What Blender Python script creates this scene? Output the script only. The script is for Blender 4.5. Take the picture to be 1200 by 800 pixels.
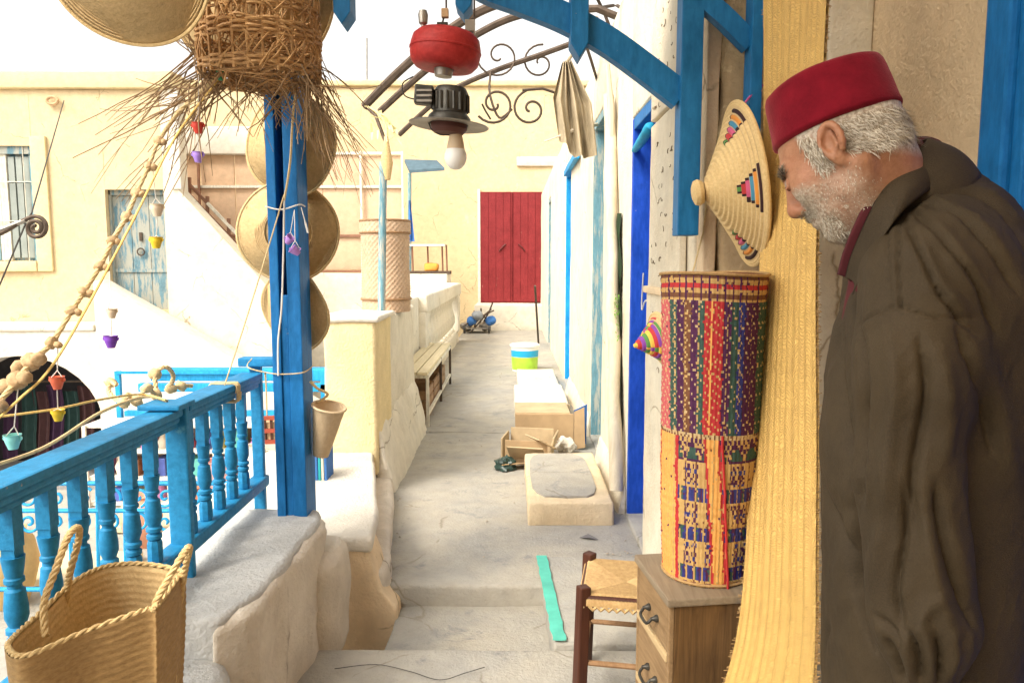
import bpy, bmesh, math, random
import numpy as np
from mathutils import Vector, Matrix, noise
R = math.radians
scene = bpy.context.scene
for o in list(bpy.data.objects): bpy.data.objects.remove(o)

# ------------------------------------------------------------------ camera
F_PX, CZ = 867.0, 1.40
PITCH = math.atan(90/867.0)
cam_d = bpy.data.cameras.new('camera'); cam = bpy.data.objects.new('camera', cam_d)
scene.collection.objects.link(cam); scene.camera = cam
cam.location = (0, 0, CZ); cam.rotation_euler = (math.pi/2 - PITCH, 0, 0)
cam_d.sensor_width = 36; cam_d.lens = F_PX/1200*36; cam_d.clip_start = .05; cam_d.clip_end = 500
# ------------------------------------------------------------------ sky and sun
SUN_TO = Vector((-.62, -.62, .95)).normalized()
world = bpy.data.worlds.new('World'); scene.world = world; world.use_nodes = True
wn, wl = world.node_tree.nodes, world.node_tree.links
sky = wn.new('ShaderNodeTexSky'); sky.sky_type = 'NISHITA'; sky.sun_disc = False
sky.sun_elevation = math.asin(SUN_TO.z); sky.sun_rotation = math.atan2(SUN_TO.x, SUN_TO.y)
sky.air_density = 1.0; sky.dust_density = 5.0; sky.ozone_density = .6
hs = wn.new('ShaderNodeHueSaturation'); hs.inputs['Saturation'].default_value = .12; hs.inputs['Value'].default_value = 1.9
wl.new(sky.outputs[0], hs.inputs['Color']); wt = wn.new('ShaderNodeMix'); wt.data_type = 'RGBA'; wt.blend_type = 'MULTIPLY'; wt.inputs[0].default_value = 1; wt.inputs[7].default_value = (1,.965,.90,1)
wl.new(hs.outputs[0], wt.inputs[6]); wl.new(wt.outputs[2], wn['Background'].inputs[0])
wn['Background'].inputs[1].default_value = .15
sd = bpy.data.lights.new('sun', 'SUN'); sun = bpy.data.objects.new('sun', sd); scene.collection.objects.link(sun)
sd.energy = 1.1; sd.angle = R(12); sd.color = (1, .90, .74)
sun.rotation_euler = SUN_TO.to_track_quat('Z', 'Y').to_euler()
scene.view_settings.view_transform = 'Standard'; scene.view_settings.look = 'None'
scene.view_settings.exposure = 0.55; scene.view_settings.gamma = 1
scene.render.engine = 'CYCLES'; scene.cycles.max_bounces = 8

# ------------------------------------------------------------------ helpers
def ray(px, py):
    u, v = (px-600)/F_PX, (400-py)/F_PX
    c, s = math.cos(PITCH), math.sin(PITCH)
    return Vector((u, c + v*s, -s + v*c))
def W(px, py, Y=None, Z=None, X=None):
    d = ray(px, py)
    t = Y/d.y if Y is not None else ((Z-CZ)/d.z if Z is not None else X/d.x)
    return Vector((0, 0, CZ)) + d*t
def proj(P):
    P = np.asarray(P, float); c, s = math.cos(PITCH), math.sin(PITCH)
    x, y, z = P[:, 0], P[:, 1], P[:, 2]-CZ
    d = y*c - z*s; v = y*s + z*c
    return 600 + F_PX*x/d, 400 - F_PX*v/d

class MB:
    def __init__(s): s.v = []; s.f = []; s.m = []; s.uv = {}
    def add(s, vs, fs, mi=0):
        o = len(s.v); s.v += [tuple(v) for v in vs]
        for f in fs: s.f.append(tuple(i+o for i in f)); s.m.append(mi)
        return s
    def box(s, c, size, rot=None, mi=0, taper=1.0):
        hx, hy, hz = size[0]/2, size[1]/2, size[2]/2
        vs = [Vector((x*hx*(taper if z > 0 else 1), y*hy*(taper if z > 0 else 1), z*hz)) for z in (-1, 1) for y in (-1, 1) for x in (-1, 1)]
        if rot is not None: vs = [rot @ v for v in vs]
        vs = [v + Vector(c) for v in vs]
        return s.add(vs, [(0,2,3,1),(4,5,7,6),(0,1,5,4),(2,6,7,3),(0,4,6,2),(1,3,7,5)], mi)
    def bb(s, a, b, mi=0):
        a, b = Vector(a), Vector(b)
        return s.box((a+b)/2, [abs(b[i]-a[i]) for i in range(3)], None, mi)
    def beam(s, a, b, w, h, mi=0, up=(0,0,1)):
        a, b = Vector(a), Vector(b); d = (b-a); L = d.length; d.normalize()
        u = Vector(up); x = d.cross(u)
        if x.length < 1e-4: x = d.cross(Vector((0,1,0)))
        x.normalize(); u = x.cross(d)
        M = Matrix((x, d, u)).transposed()
        return s.box((a+b)/2, (w, L, h), M, mi)
    def tube(s, pts, r, n=6, mi=0, closed=False, caps=True):
        pts = [Vector(p) for p in pts]; N = len(pts)
        rs = r if hasattr(r, '__len__') else [r]*N
        o = len(s.v); prev = None
        for i, p in enumerate(pts):
            a = pts[(i-1) % N] if (closed or i > 0) else p
            b = pts[(i+1) % N] if (closed or i < N-1) else p
            t = (b-a)
            if t.length < 1e-9: t = Vector((0,0,1))
            t.normalize()
            if prev is None:
                x = t.cross(Vector((0,0,1)))
                if x.length < 1e-3: x = t.cross(Vector((0,1,0)))
            else: x = prev - t*prev.dot(t)
            if x.length < 1e-6: x = t.orthogonal()
            x.normalize(); y = t.cross(x); prev = x
            for k in range(n):
                a_ = 2*math.pi*k/n
                s.v.append(tuple(p + (x*math.cos(a_) + y*math.sin(a_))*rs[i]))
        for i in range(N if closed else N-1):
            for k in range(n):
                j = (i+1) % N; l = (k+1) % n
                s.f.append((o+i*n+k, o+i*n+l, o+j*n+l, o+j*n+k)); s.m.append(mi)
        if caps and not closed:
            s.f.append(tuple(o+k for k in range(n))[::-1]); s.m.append(mi)
            s.f.append(tuple(o+(N-1)*n+k for k in range(n))); s.m.append(mi)
        return s
    def lathe(s, prof, n=24, M=None, mi=0, caps=True, sx=1, sy=1, mifn=None):
        M = M or Matrix(); o = len(s.v)
        for (r, z) in prof:
            for k in range(n):
                a = 2*math.pi*k/n
                s.v.append(tuple(M @ Vector((r*math.cos(a)*sx, r*math.sin(a)*sy, z))))
        for i in range(len(prof)-1):
            for k in range(n):
                l = (k+1) % n
                s.f.append((o+i*n+k, o+i*n+l, o+(i+1)*n+l, o+(i+1)*n+k))
                s.m.append(mifn(i, k) if mifn else mi)
        if caps:
            if prof[0][0] > 1e-5: s.f.append(tuple(o+k for k in range(n))[::-1]); s.m.append(mi)
            if prof[-1][0] > 1e-5: s.f.append(tuple(o+(len(prof)-1)*n+k for k in range(n))); s.m.append(mi)
        return s
    def grid(s, fn, nu, nv, mi=0, mifn=None, closeu=False):
        o = len(s.v); w = nu if closeu else nu+1
        for j in range(nv+1):
            for i in range(w):
                s.uv[len(s.v)] = (i/nu, j/nv); s.v.append(tuple(fn(i/nu, j/nv)))
        for j in range(nv):
            for i in range(nu):
                i2 = (i+1) % w
                s.f.append((o+j*w+i, o+j*w+i2, o+(j+1)*w+i2, o+(j+1)*w+i)); s.m.append(mifn(i, j) if mifn else mi)
        return s
    def prism(s, poly, d, mi=0):
        """poly: list of 3D points (planar), d: extrusion vector"""
        n = len(poly); d = Vector(d); vs = [Vector(p) for p in poly] + [Vector(p)+d for p in poly]
        return s.add(vs, [tuple(range(n))[::-1], tuple(range(n, 2*n))] + [(i, (i+1) % n, n+(i+1) % n, n+i) for i in range(n)], mi)
    def build(s, name, mats, parent=None, loc=None, smooth=False, bevel=0, seg=2, fixn=True):
        me = bpy.data.meshes.new(name); me.from_pydata(s.v, [], s.f)
        mats = mats if isinstance(mats, (list, tuple)) else [mats]
        for m in mats: me.materials.append(m)
        me.polygons.foreach_set('material_index', s.m)
        if s.uv:
            ul = me.uv_layers.new(name='UVMap')
            for l in me.loops: ul.data[l.index].uv = s.uv.get(l.vertex_index, (0, 0))
        if fixn or bevel:
            bm = bmesh.new(); bm.from_mesh(me)
            if fixn: bmesh.ops.recalc_face_normals(bm, faces=bm.faces)
            if bevel:
                es = [e for e in bm.edges if len(e.link_faces) == 2 and e.calc_face_angle(0) > .6]
                bmesh.ops.bevel(bm, geom=es, offset=bevel, segments=seg, affect='EDGES', profile=.6, clamp_overlap=True)
            bm.to_mesh(me); bm.free()
        if smooth:
            me.polygons.foreach_set('use_smooth', [True]*len(me.polygons))
            if smooth != 'all':
                try: me.set_sharp_from_angle(angle=R(smooth if smooth is not True else 40))
                except Exception: pass
        return link(me, name, parent, loc)
def link(me, name, parent=None, loc=None):
    o = bpy.data.objects.new(name, me); scene.collection.objects.link(o)
    pl = Vector(parent['_abs']) if parent is not None else Vector((0,0,0))
    if parent is not None: o.parent = parent
    a = Vector(loc) if loc is not None else Vector((0,0,0))
    o.location = a - pl; o['_abs'] = tuple(a)
    return o
def tag(o, label, cat, group=None):
    o['label'] = label; o['category'] = cat
    if group: o['group'] = group
    return o
def struct(o, label=None):
    o['kind'] = 'structure'
    if label: o['label'] = label
    return o
def thing(name, label, cat, loc=(0,0,0), group=None):
    o = bpy.data.objects.new(name, None); scene.collection.objects.link(o)
    o.location = loc; o['_abs'] = tuple(loc); o.empty_display_size = .05
    return tag(o, label, cat, group)
def plaster(mb_or_boxes, name, m, parent=None, bevel=.03, cell=.12, amp=.012, freq=2.2, seed=0, seg=3):
    """boxes -> bevelled, subdivided, hand-trowelled lumpy mesh"""
    mb = mb_or_boxes
    me = bpy.data.meshes.new(name); me.from_pydata(mb.v, [], mb.f)
    bm = bmesh.new(); bm.from_mesh(me); bmesh.ops.recalc_face_normals(bm, faces=bm.faces)
    if bevel:
        es = [e for e in bm.edges if len(e.link_faces) == 2 and e.calc_face_angle(0) > .5]
        bmesh.ops.bevel(bm, geom=es, offset=bevel, segments=seg, affect='EDGES', profile=.5, clamp_overlap=True)
    for it in range(5):
        es = [e for e in bm.edges if e.calc_length() > cell*1.5]
        if not es: break
        bmesh.ops.subdivide_edges(bm, edges=es, cuts=1, use_grid_fill=True)
    bmesh.ops.triangulate(bm, faces=[f for f in bm.faces if len(f.verts) > 4])
    bm.normal_update()
    off = Vector((seed*7.3, seed*3.1, seed*1.7))
    for v in bm.verts:
        p = v.co*freq + off
        n = noise.noise(p) + .5*noise.noise(p*2.7) + .25*noise.noise(p*6.1)
        v.co = v.co + v.normal*n*amp
    bm.to_mesh(me); bm.free(); me.materials.append(m)
    me.polygons.foreach_set('use_smooth', [True]*len(me.polygons))
    if not bevel: me.set_sharp_from_angle(angle=R(45))
    return link(me, name, parent)
def cat(pts, n=8, closed=False):
    pts = [Vector(p) for p in pts]; N = len(pts); out = []
    rng = range(N if closed else N-1)
    for i in rng:
        p0 = pts[(i-1) % N] if closed or i > 0 else pts[0]; p1 = pts[i]
        p2 = pts[(i+1) % N]; p3 = pts[(i+2) % N] if closed or i+2 < N else pts[-1]
        for k in range(n):
            t = k/n
            out.append(.5*((2*p1) + (p2-p0)*t + (2*p0-5*p1+4*p2-p3)*t*t + (3*p1-p0-3*p2+p3)*t**3))
    if not closed: out.append(pts[-1])
    return out
def sag(a, b, s=.05, n=10):
    a, b = Vector(a), Vector(b)
    return [a.lerp(b, i/n) + Vector((0, 0, -s*4*(i/n)*(1-i/n))) for i in range(n+1)]
def axis_matrix(origin, z, x=None):
    z = Vector(z).normalized(); x = Vector(x) if x else z.orthogonal()
    x = (x - z*x.dot(z)).normalized(); y = z.cross(x)
    M = Matrix((x, y, z)).transposed().to_4x4(); M.translation = Vector(origin); return M

# ------------------------------------------------------------------ materials
def nt(name):
    m = bpy.data.materials.new(name); m.use_nodes = True
    t = m.node_tree; b = t.nodes['Principled BSDF']; return m, t, b
def N(t, kind, **kw):
    n = t.nodes.new(kind)
    for k, v in kw.items():
        if k in n.inputs: n.inputs[k].default_value = v
        else: setattr(n, k, v)
    return n
def ramp(t, src, p0, p1, c0=(0,0,0,1), c1=(1,1,1,1)):
    r = t.nodes.new('ShaderNodeValToRGB'); e = r.color_ramp.elements
    e[0].position, e[1].position = p0, p1; e[0].color, e[1].color = c0, c1
    t.links.new(src, r.inputs[0]); return r.outputs[0]
def mixc(t, fac, a, b, mode='MIX'):
    x = t.nodes.new('ShaderNodeMix'); x.data_type = 'RGBA'; x.blend_type = mode
    for s, v in ((x.inputs[0], fac), (x.inputs[6], a), (x.inputs[7], b)):
        if hasattr(v, 'is_linked'): t.links.new(v, s)
        else: s.default_value = v if not isinstance(v, tuple) or len(v) == 4 else (*v, 1)
    return x.outputs[2]
def coords(t, scale=(1,1,1), rot=(0,0,0), kind='Object'):
    tc = t.nodes.new('ShaderNodeTexCoord'); mp = t.nodes.new('ShaderNodeMapping')
    mp.inputs['Scale'].default_value = scale; mp.inputs['Rotation'].default_value = rot
    t.links.new(tc.outputs[kind], mp.inputs[0]); return mp.outputs[0]
def nz(t, co, scale, detail=5, rough=.6, dist=0):
    n = N(t, 'ShaderNodeTexNoise', Scale=scale, Detail=detail, Roughness=rough, Distortion=dist)
    t.links.new(co, n.inputs['Vector']); return n.outputs['Fac']
def bumpn(t, b, h, strength=.3, dist=.01):
    n = N(t, 'ShaderNodeBump', Strength=strength, Distance=dist)
    t.links.new(h, n.inputs['Height']); t.links.new(n.outputs[0], b.inputs['Normal'])
def c4(c): return (*c, 1)
def plain(name, col, rough=.7, var=.25, scale=8, bump=.25, bscale=60, metal=0, spec=.35, stretch=(1,1,1), bd=.004):
    m, t, b = nt(name); co = coords(t, stretch)
    f = ramp(t, nz(t, co, scale), .3, .7)
    dk = tuple(c*(1-var) for c in col); lt = tuple(min(1, c*(1+var*.6)) for c in col)
    t.links.new(mixc(t, f, dk, lt), b.inputs['Base Color'])
    b.inputs['Roughness'].default_value = rough; b.inputs['Metallic'].default_value = metal
    b.inputs['Specular IOR Level'].default_value = spec
    if bump: bumpn(t, b, nz(t, co, bscale), bump, bd)
    return m
def plaster_mat(name, col, stain, patch=None, stain_amt=.5, rough=.9, crack=True, scale=1.3, patch_th=.62):
    m, t, b = nt(name); co = coords(t)
    f = ramp(t, nz(t, co, scale, 8, .65, .4), .38, .72)
    fm = N(t, 'ShaderNodeMath', operation='MULTIPLY'); t.links.new(f, fm.inputs[0]); fm.inputs[1].default_value = stain_amt
    c = mixc(t, fm.outputs[0], col, stain)
    g = ramp(t, nz(t, co, 9, 6, .7), .35, .75)
    c = mixc(t, .32, c, mixc(t, g, tuple(x*.50 for x in col), tuple(min(1, x*1.12) for x in col)))
    if patch:
        pf = ramp(t, nz(t, co, scale*1.9, 10, .72, .5), patch_th, patch_th+.11)
        c = mixc(t, pf, c, patch)
    h2 = nz(t, co, 3.1, 3, .6)
    if crack:
        v = N(t, 'ShaderNodeTexVoronoi', Scale=1.4, feature='DISTANCE_TO_EDGE')
        wv = N(t, 'ShaderNodeTexNoise', Scale=2.5, Detail=6); t.links.new(co, wv.inputs['Vector'])
        mx = mixc(t, .22, co, wv.outputs['Color']); t.links.new(mx, v.inputs['Vector'])
        cr = ramp(t, v.outputs['Distance'], 0, .007, (1,1,1,1), (0,0,0,1))
        keep = ramp(t, h2, .5, .56)
        cm = N(t, 'ShaderNodeMath', operation='MULTIPLY'); t.links.new(cr, cm.inputs[0]); t.links.new(keep, cm.inputs[1])
        c = mixc(t, cm.outputs[0], c, tuple(x*.5 for x in stain))
    # fine speckle of dirt
    sp = ramp(t, nz(t, co, 38, 4, .7), .66, .74)
    sm = N(t, 'ShaderNodeMath', operation='MULTIPLY'); t.links.new(sp, sm.inputs[0]); sm.inputs[1].default_value = .5
    c = mixc(t, sm.outputs[0], c, tuple(x*.55 for x in stain))
    t.links.new(c, b.inputs['Base Color']); b.inputs['Roughness'].default_value = rough
    b.inputs['Specular IOR Level'].default_value = .2
    hh = N(t, 'ShaderNodeMath', operation='ADD'); t.links.new(nz(t, co, 14, 8, .7), hh.inputs[0]); t.links.new(nz(t, co, 70, 3), hh.inputs[1])
    bumpn(t, b, hh.outputs[0], .75, .008)
    return m
def paint_mat(name, col, worn, amt=.64, rough=.45, stretch=(1,1,.25), dirt=.25, wscale=14):
    m, t, b = nt(name); co = coords(t, stretch); co1 = coords(t)
    f = ramp(t, nz(t, co, wscale, 8, .7), amt-.04, amt+.05)
    v = ramp(t, nz(t, co1, 5, 6, .7), .3, .75)
    c = mixc(t, v, tuple(x*(1-dirt*1.4) for x in col), tuple(min(1, x*1.18+.012) for x in col))
    st = ramp(t, nz(t, coords(t, tuple(s*6 for s in stretch)), 9, 4, .6), .35, .7)
    c = mixc(t, .35, c, mixc(t, st, tuple(x*.55 for x in col), tuple(min(1, x*1.35+.02) for x in col)))
    c = mixc(t, f, c, worn)
    chip = ramp(t, nz(t, co1, 46, 5, .75), .69, .715)
    cm = N(t, 'ShaderNodeMath', operation='MULTIPLY'); t.links.new(chip, cm.inputs[0]); t.links.new(ramp(t, nz(t, co1, 7, 3), .45, .6), cm.inputs[1])
    c = mixc(t, cm.outputs[0], c, (.42,.36,.27))
    gr = ramp(t, nz(t, co1, 22, 6, .75), .58, .75)
    gm = N(t, 'ShaderNodeMath', operation='MULTIPLY'); t.links.new(gr, gm.inputs[0]); gm.inputs[1].default_value = .45
    c = mixc(t, gm.outputs[0], c, tuple(x*.45+.01 for x in col))
    t.links.new(c, b.inputs['Base Color']); b.inputs['Roughness'].default_value = rough+.12
    b.inputs['Specular IOR Level'].default_value = .25
    h = N(t, 'ShaderNodeMath', operation='SUBTRACT'); t.links.new(nz(t, co, 40, 6, .7), h.inputs[0]); t.links.new(cm.outputs[0], h.inputs[1])
    bumpn(t, b, h.outputs[0], .45, .004)
    return m
def wood_mat(name, c0, c1, axis='Z', rough=.6, scale=5):
    st = {'Z': (9, 9, .6), 'Y': (9, .6, 9), 'X': (.6, 9, 9)}[axis]
    m, t, b = nt(name); co = coords(t, st)
    f = ramp(t, nz(t, co, scale, 8, .65, 1.2), .3, .72)
    g = ramp(t, nz(t, coords(t), 6, 4), .35, .8)
    c = mixc(t, f, c0, c1); c = mixc(t, .35, c, mixc(t, g, c0, c1))
    t.links.new(c, b.inputs['Base Color']); b.inputs['Roughness'].default_value = rough
    b.inputs['Specular IOR Level'].default_value = .3
    bumpn(t, b, nz(t, co, scale*2.5, 6), .35, .003); return m
def straw_mat(name, c0, c1, scale=90, stretch=(1,1,1), wave=None, rough=.65):
    m, t, b = nt(name); co = coords(t, stretch)
    f = ramp(t, nz(t, co, scale, 4, .7), .3, .7)
    g = ramp(t, nz(t, coords(t), 5, 4), .3, .75)
    c = mixc(t, f, c0, c1); c = mixc(t, .3, c, mixc(t, g, c0, c1))
    t.links.new(c, b.inputs['Base Color']); b.inputs['Roughness'].default_value = rough
    b.inputs['Specular IOR Level'].default_value = .25
    bumpn(t, b, nz(t, co, scale*1.3, 3), .6, .003); return m

M = {}
M['cream'] = plaster_mat('cream_plaster', (.74,.585,.35), (.62,.46,.27), (.76,.65,.48), .8, scale=.7)
M['white'] = plaster_mat('white_plaster', (.76,.71,.60), (.60,.51,.37), (.46,.40,.31), .65, patch_th=.70)
M['whiteclean'] = plaster_mat('limewash', (.74,.69,.60), (.60,.51,.37), None, .6, crack=False)
M['wallwhite'] = plaster_mat('alley_limewash', (.78,.72,.58), (.66,.52,.33), (.58,.45,.28), .7, scale=1.6, patch_th=.66)
M['yellow'] = plaster_mat('yellow_plaster', (.78,.64,.36), (.68,.52,.28), None, .5, crack=False)
M['ochre'] = plaster_mat('ochre_plaster', (.84,.66,.44), (.70,.50,.30), (.42,.26,.14), .5, scale=3, patch_th=.66)
M['stepplaster'] = plaster_mat('peeling_step_plaster', (.74,.60,.40), (.62,.44,.25), (.22,.18,.14), .6, scale=3, patch_th=.68)
M['greyplaster'] = plaster_mat('weathered_plaster', (.72,.65,.55), (.56,.47,.36), (.40,.34,.27), .8, scale=2.2, patch_th=.70)
M['cement'] = plaster_mat('cement', (.36,.345,.31), (.52,.46,.36), (.235,.235,.225), .9, scale=2.4, patch_th=.57)
M['cement2'] = plaster_mat('cement_pale', (.39,.375,.34), (.50,.45,.36), (.24,.24,.23), .9, scale=3.2, patch_th=.58)
M['parapet'] = plaster_mat('painted_cement', (.58,.58,.565), (.42,.41,.385), (.30,.29,.28), .9, scale=4.5, patch_th=.60, crack=False)
M['courtyard'] = plaster_mat('courtyard_ground', (.30,.29,.28), (.40,.37,.32), None, .7)
M['tan'] = plaster_mat('tan_plaster', (.76,.59,.38), (.66,.49,.29), None, .6, crack=False)
M['porch'] = plain('porch_boards', (.72,.58,.38), .8)
M['stone'] = plaster_mat('rough_stone', (.50,.37,.21), (.27,.18,.10), (.62,.48,.29), .9, scale=4, patch_th=.55)
M['blue'] = paint_mat('blue_paint', (.002,.150,.42), (.01,.24,.50), .70, .4)
M['blue2'] = paint_mat('turquoise_blue_paint', (.010,.215,.44), (.10,.36,.52), .66, .42, (1,1,1))
M['blue3'] = paint_mat('deep_blue_paint', (.008,.075,.48), (.02,.16,.55), .74, .35)
M['blue4'] = paint_mat('sky_blue_paint', (.01,.30,.62), (.2,.5,.65), .68, .45)
M['paleblue'] = paint_mat('faded_blue_paint', (.15,.31,.37), (.42,.42,.36), .53, .7, (3,3,.3))
M['fadeddoor'] = paint_mat('weathered_blue_boards', (.13,.24,.29), (.34,.34,.29), .47, .8, (2,2,.4), wscale=6)
M['red'] = paint_mat('red_paint', (.23,.016,.020), (.42,.24,.19), .71, .6, (1.5,1.5,.5), wscale=7)
M['turq'] = plain('turquoise_line', (.10,.48,.38), .8)
M['white_paint'] = paint_mat('white_paint', (.78,.72,.60), (.5,.4,.28), .66, .6)
M['straw'] = straw_mat('straw', (.48,.32,.13), (.74,.55,.28))
M['plait'] = straw_mat('plaited_palm', (.25,.145,.055), (.47,.30,.125), 70, (1,1,2.2))
M['straw_dark'] = straw_mat('straw_dark', (.26,.15,.055), (.50,.31,.13))
M['straw_in'] = straw_mat('straw_inner', (.46,.31,.14), (.68,.49,.25))
M['coil'] = straw_mat('coiled_straw', (.55,.37,.15), (.78,.58,.29), 120)
M['wicker'] = straw_mat('wicker', (.26,.13,.05), (.60,.36,.15), 40)
M['twig'] = plain('twig', (.27,.17,.085), .8, .5, 30)
M['rope'] = straw_mat('rope', (.50,.36,.17), (.76,.60,.34), 150)
M['ropeyellow'] = straw_mat('yellow_rope', (.70,.45,.12), (.85,.62,.24), 150)
M['bead'] = straw_mat('straw_bead', (.34,.21,.10), (.60,.43,.24), 80)
M['wire'] = plain('dark_wire', (.05,.045,.04), .6)
M['iron'] = plain('rusty_iron', (.10,.07,.05), .65, .4, 20, metal=.4)
M['whitewire'] = plain('white_cord', (.75,.72,.66), .6)
M['wood'] = wood_mat('drawer_wood', (.045,.021,.006), (.20,.105,.036), 'Z')
M['woodfront'] = wood_mat('drawer_front_wood', (.17,.10,.045), (.36,.235,.12), 'Y')
M['woodtop'] = wood_mat('grey_wood', (.17,.125,.08), (.31,.245,.165), 'Y')
M['darkwood'] = wood_mat('red_brown_wood', (.045,.014,.008), (.10,.035,.02), 'Z', .45)
M['bench'] = wood_mat('bench_wood', (.55,.46,.28), (.74,.64,.43), 'Y')
M['brownwood'] = wood_mat('brown_wood', (.20,.11,.05), (.38,.22,.11), 'Y')
M['palewood'] = wood_mat('pale_driftwood', (.48,.40,.28), (.74,.66,.50), 'Z')
M['cardboard'] = plain('cardboard', (.42,.29,.16), .85, .2, 6, .15, 90)
M['cardin'] = plain('cardboard_inside', (.50,.38,.23), .85, .2)
M['black'] = plain('dark_interior', (.012,.014,.018), .9)
M['glass'] = plain('window_glass', (.30,.33,.30), .2, .2, 3, 0)
M['steel'] = plain('dull_steel', (.34,.31,.27), .4, .3, 12, metal=.8)
M['lampgrey'] = plain('blackened_metal', (.07,.065,.055), .45, .5, 18, metal=.6)
M['lampred'] = paint_mat('lamp_red', (.42,.022,.018), (.20,.05,.03), .68, .4, (1,1,1))
M['bulb'] = plain('white_bulb', (.82,.80,.74), .35, .05, 3, 0)
M['bulbbase'] = plain('bulb_base', (.62,.47,.30), .5, .1, 3, 0)
M['cloth'] = plain('beige_cloth', (.42,.34,.22), .9, .25, 10, .3, 120)
M['clay'] = plain('clay', (.55,.36,.20), .85, .2)
M['bluecloth'] = plain('blue_cloth', (.05,.16,.42), .9)
M['teal'] = plain('teal_cloth', (.03,.36,.38), .9)
M['panel'] = plaster_mat('faded_canvas', (.72,.50,.33), (.64,.42,.28), None, .6, crack=False)
M['panelrust'] = plain('brown_rail', (.26,.13,.08), .8)
M['awning'] = plain('grey_blue_awning', (.08,.13,.16), .7)
M['green'] = plain('green_cloth', (.06,.16,.03), .9, .5)
def cup(name, c): return plain(name, c, .5, .1, 5, .05)
CUP = dict(red=cup('red_clay', (.60,.05,.03)), purple=cup('purple_paint', (.20,.06,.45)), yellow=cup('yellow_paint', (.75,.52,.03)),
           cream=cup('cream_paint', (.72,.58,.42)), green=cup('green_paint', (.05,.28,.14)), aqua=cup('aqua_paint', (.25,.66,.62)),
           lilac=cup('lilac_paint', (.45,.24,.62)), coral=cup('coral_paint', (.75,.16,.08)), violet=cup('violet_paint', (.36,.22,.66)))
# ================================================================== SETTING
random.seed(3)
# courtyard ground: one big sheet to the horizon
g = MB().add([(-250,-250,-2.4),(250,-250,-2.4),(250,250,-2.4),(-250,250,-2.4)], [(0,1,2,3)])
struct(g.build('ground', M['courtyard']))
# landing the camera and the man stand on
lm = MB().grid(lambda u, v: (-1.0+u*2.3, -1.6+v*4.22+ (.02*noise.noise(Vector((u*9,0,3)))*(v > .99)), 0.006*noise.noise(Vector((u*6, v*11, 1)))), 40, 60)
land = plaster(MB().bb((-.80,-1.6,-2.39),(1.17,2.585,0)), 'landing_floor', M['cement2'], None, .02, .10, .006, 3, 4)
struct(land)
# sunken step and alley floor, poured in slabs
fl = bpy.data.objects.new('alley_floor', None); scene.collection.objects.link(fl); fl['_abs'] = (0,0,0); struct(fl)
rec = plaster(MB().bb((-.50,2.56,-2.3),(.16,3.16,-.095)), 'sunken_step', M['cement'], fl, .012, .08, .008, 4, 2)
for i, (y0, y1) in enumerate(((3.12,6.1),(6.112,8.45),(8.462,11.6),(11.612,16.6))):
    x0 = -.62 if i == 0 else -1.03
    poly = [(-.60,3.12),(.66,3.12),(.66,y1),(-1.03,y1),(-1.03,4.9),(-.82,4.45)] if i == 0 else [(-1.03,y0),(.66,y0),(.66,y1),(-1.03,y1)]
    mb = MB(); mb.prism([(x, y, -.5) for x, y in poly], (0,0,.5))
    plaster(mb, 'slab', M['cement'], fl, .018 if i == 0 else .006, .13, .008, 2.5, 5+i)
kerb = plaster(MB().prism([(-.69,3.05,-.4),(-.56,3.03,-.4),(-.54,3.14,-.4),(-.74,4.5,-.4),(-.88,4.5,-.4)], (0,0,.50)), 'kerb', M['greyplaster'], fl, .035, .045, .014, 7, 9)
side = plaster(MB().prism([(.155,2.60,-.4),(.645,2.60,-.4),(.645,3.42,-.4),(.125,3.42,-.4)], (0,0,.412)), 'side_slab', M['cement2'], fl, .012, .08, .006, 3, 12)
pl = MB().grid(lambda u, v: (.150-.035*v+.050*u + .007*noise.noise(Vector((v*14, u, 0))), 2.60+v*.80, .024+.004*noise.noise(Vector((v*9,u,2)))), 3, 40)
ps = pl.build('painted_line', M['turq'], fl, smooth=True)
# ---------------------------------------------------------------- doorstep slabs along the right wall
def doorstep(label, a, b, m, seed, top=None):
    t = thing('doorstep', label, 'step', ((a[0]+b[0])/2, (a[1]+b[1])/2, 0))
    plaster(MB().bb(a, b), 'block', m, t, .014, .07, .006, 4, seed)
    if top:
        x0, y0, x1, y1 = top; n = 16
        pts = [((x0+x1)/2 + (x1-x0)/2*abs(math.cos(k*2*math.pi/n))**.5*(1 if math.cos(k*2*math.pi/n) > 0 else -1) * random.uniform(.95,1),
                (y0+y1)/2 + (y1-y0)/2*abs(math.sin(k*2*math.pi/n))**.5*(1 if math.sin(k*2*math.pi/n) > 0 else -1) * random.uniform(.95,1)) for k in range(n)]
        plaster(MB().prism([(x, y, b[2]-.02) for x, y in pts], (0,0,.0290)), 'worn_cement_top', M['cement'], t, 0, .08, .0, 4, seed)
    return t
doorstep('low plaster doorstep with grey cement top beside the torn carton', (.085,3.87,-.01), (.55,4.93,.128), M['stepplaster'], 21, (.105,3.93,.49,4.90))
doorstep('white doorstep just beyond the large flat cardboard box', (.02,6.75,-.01), (.52,7.75,.14), M['white'], 22)
doorstep('thin doorstep in front of the paint bucket', (.06,8.05,-.01), (.52,9.25,.09), M['greyplaster'], 23)
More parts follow.
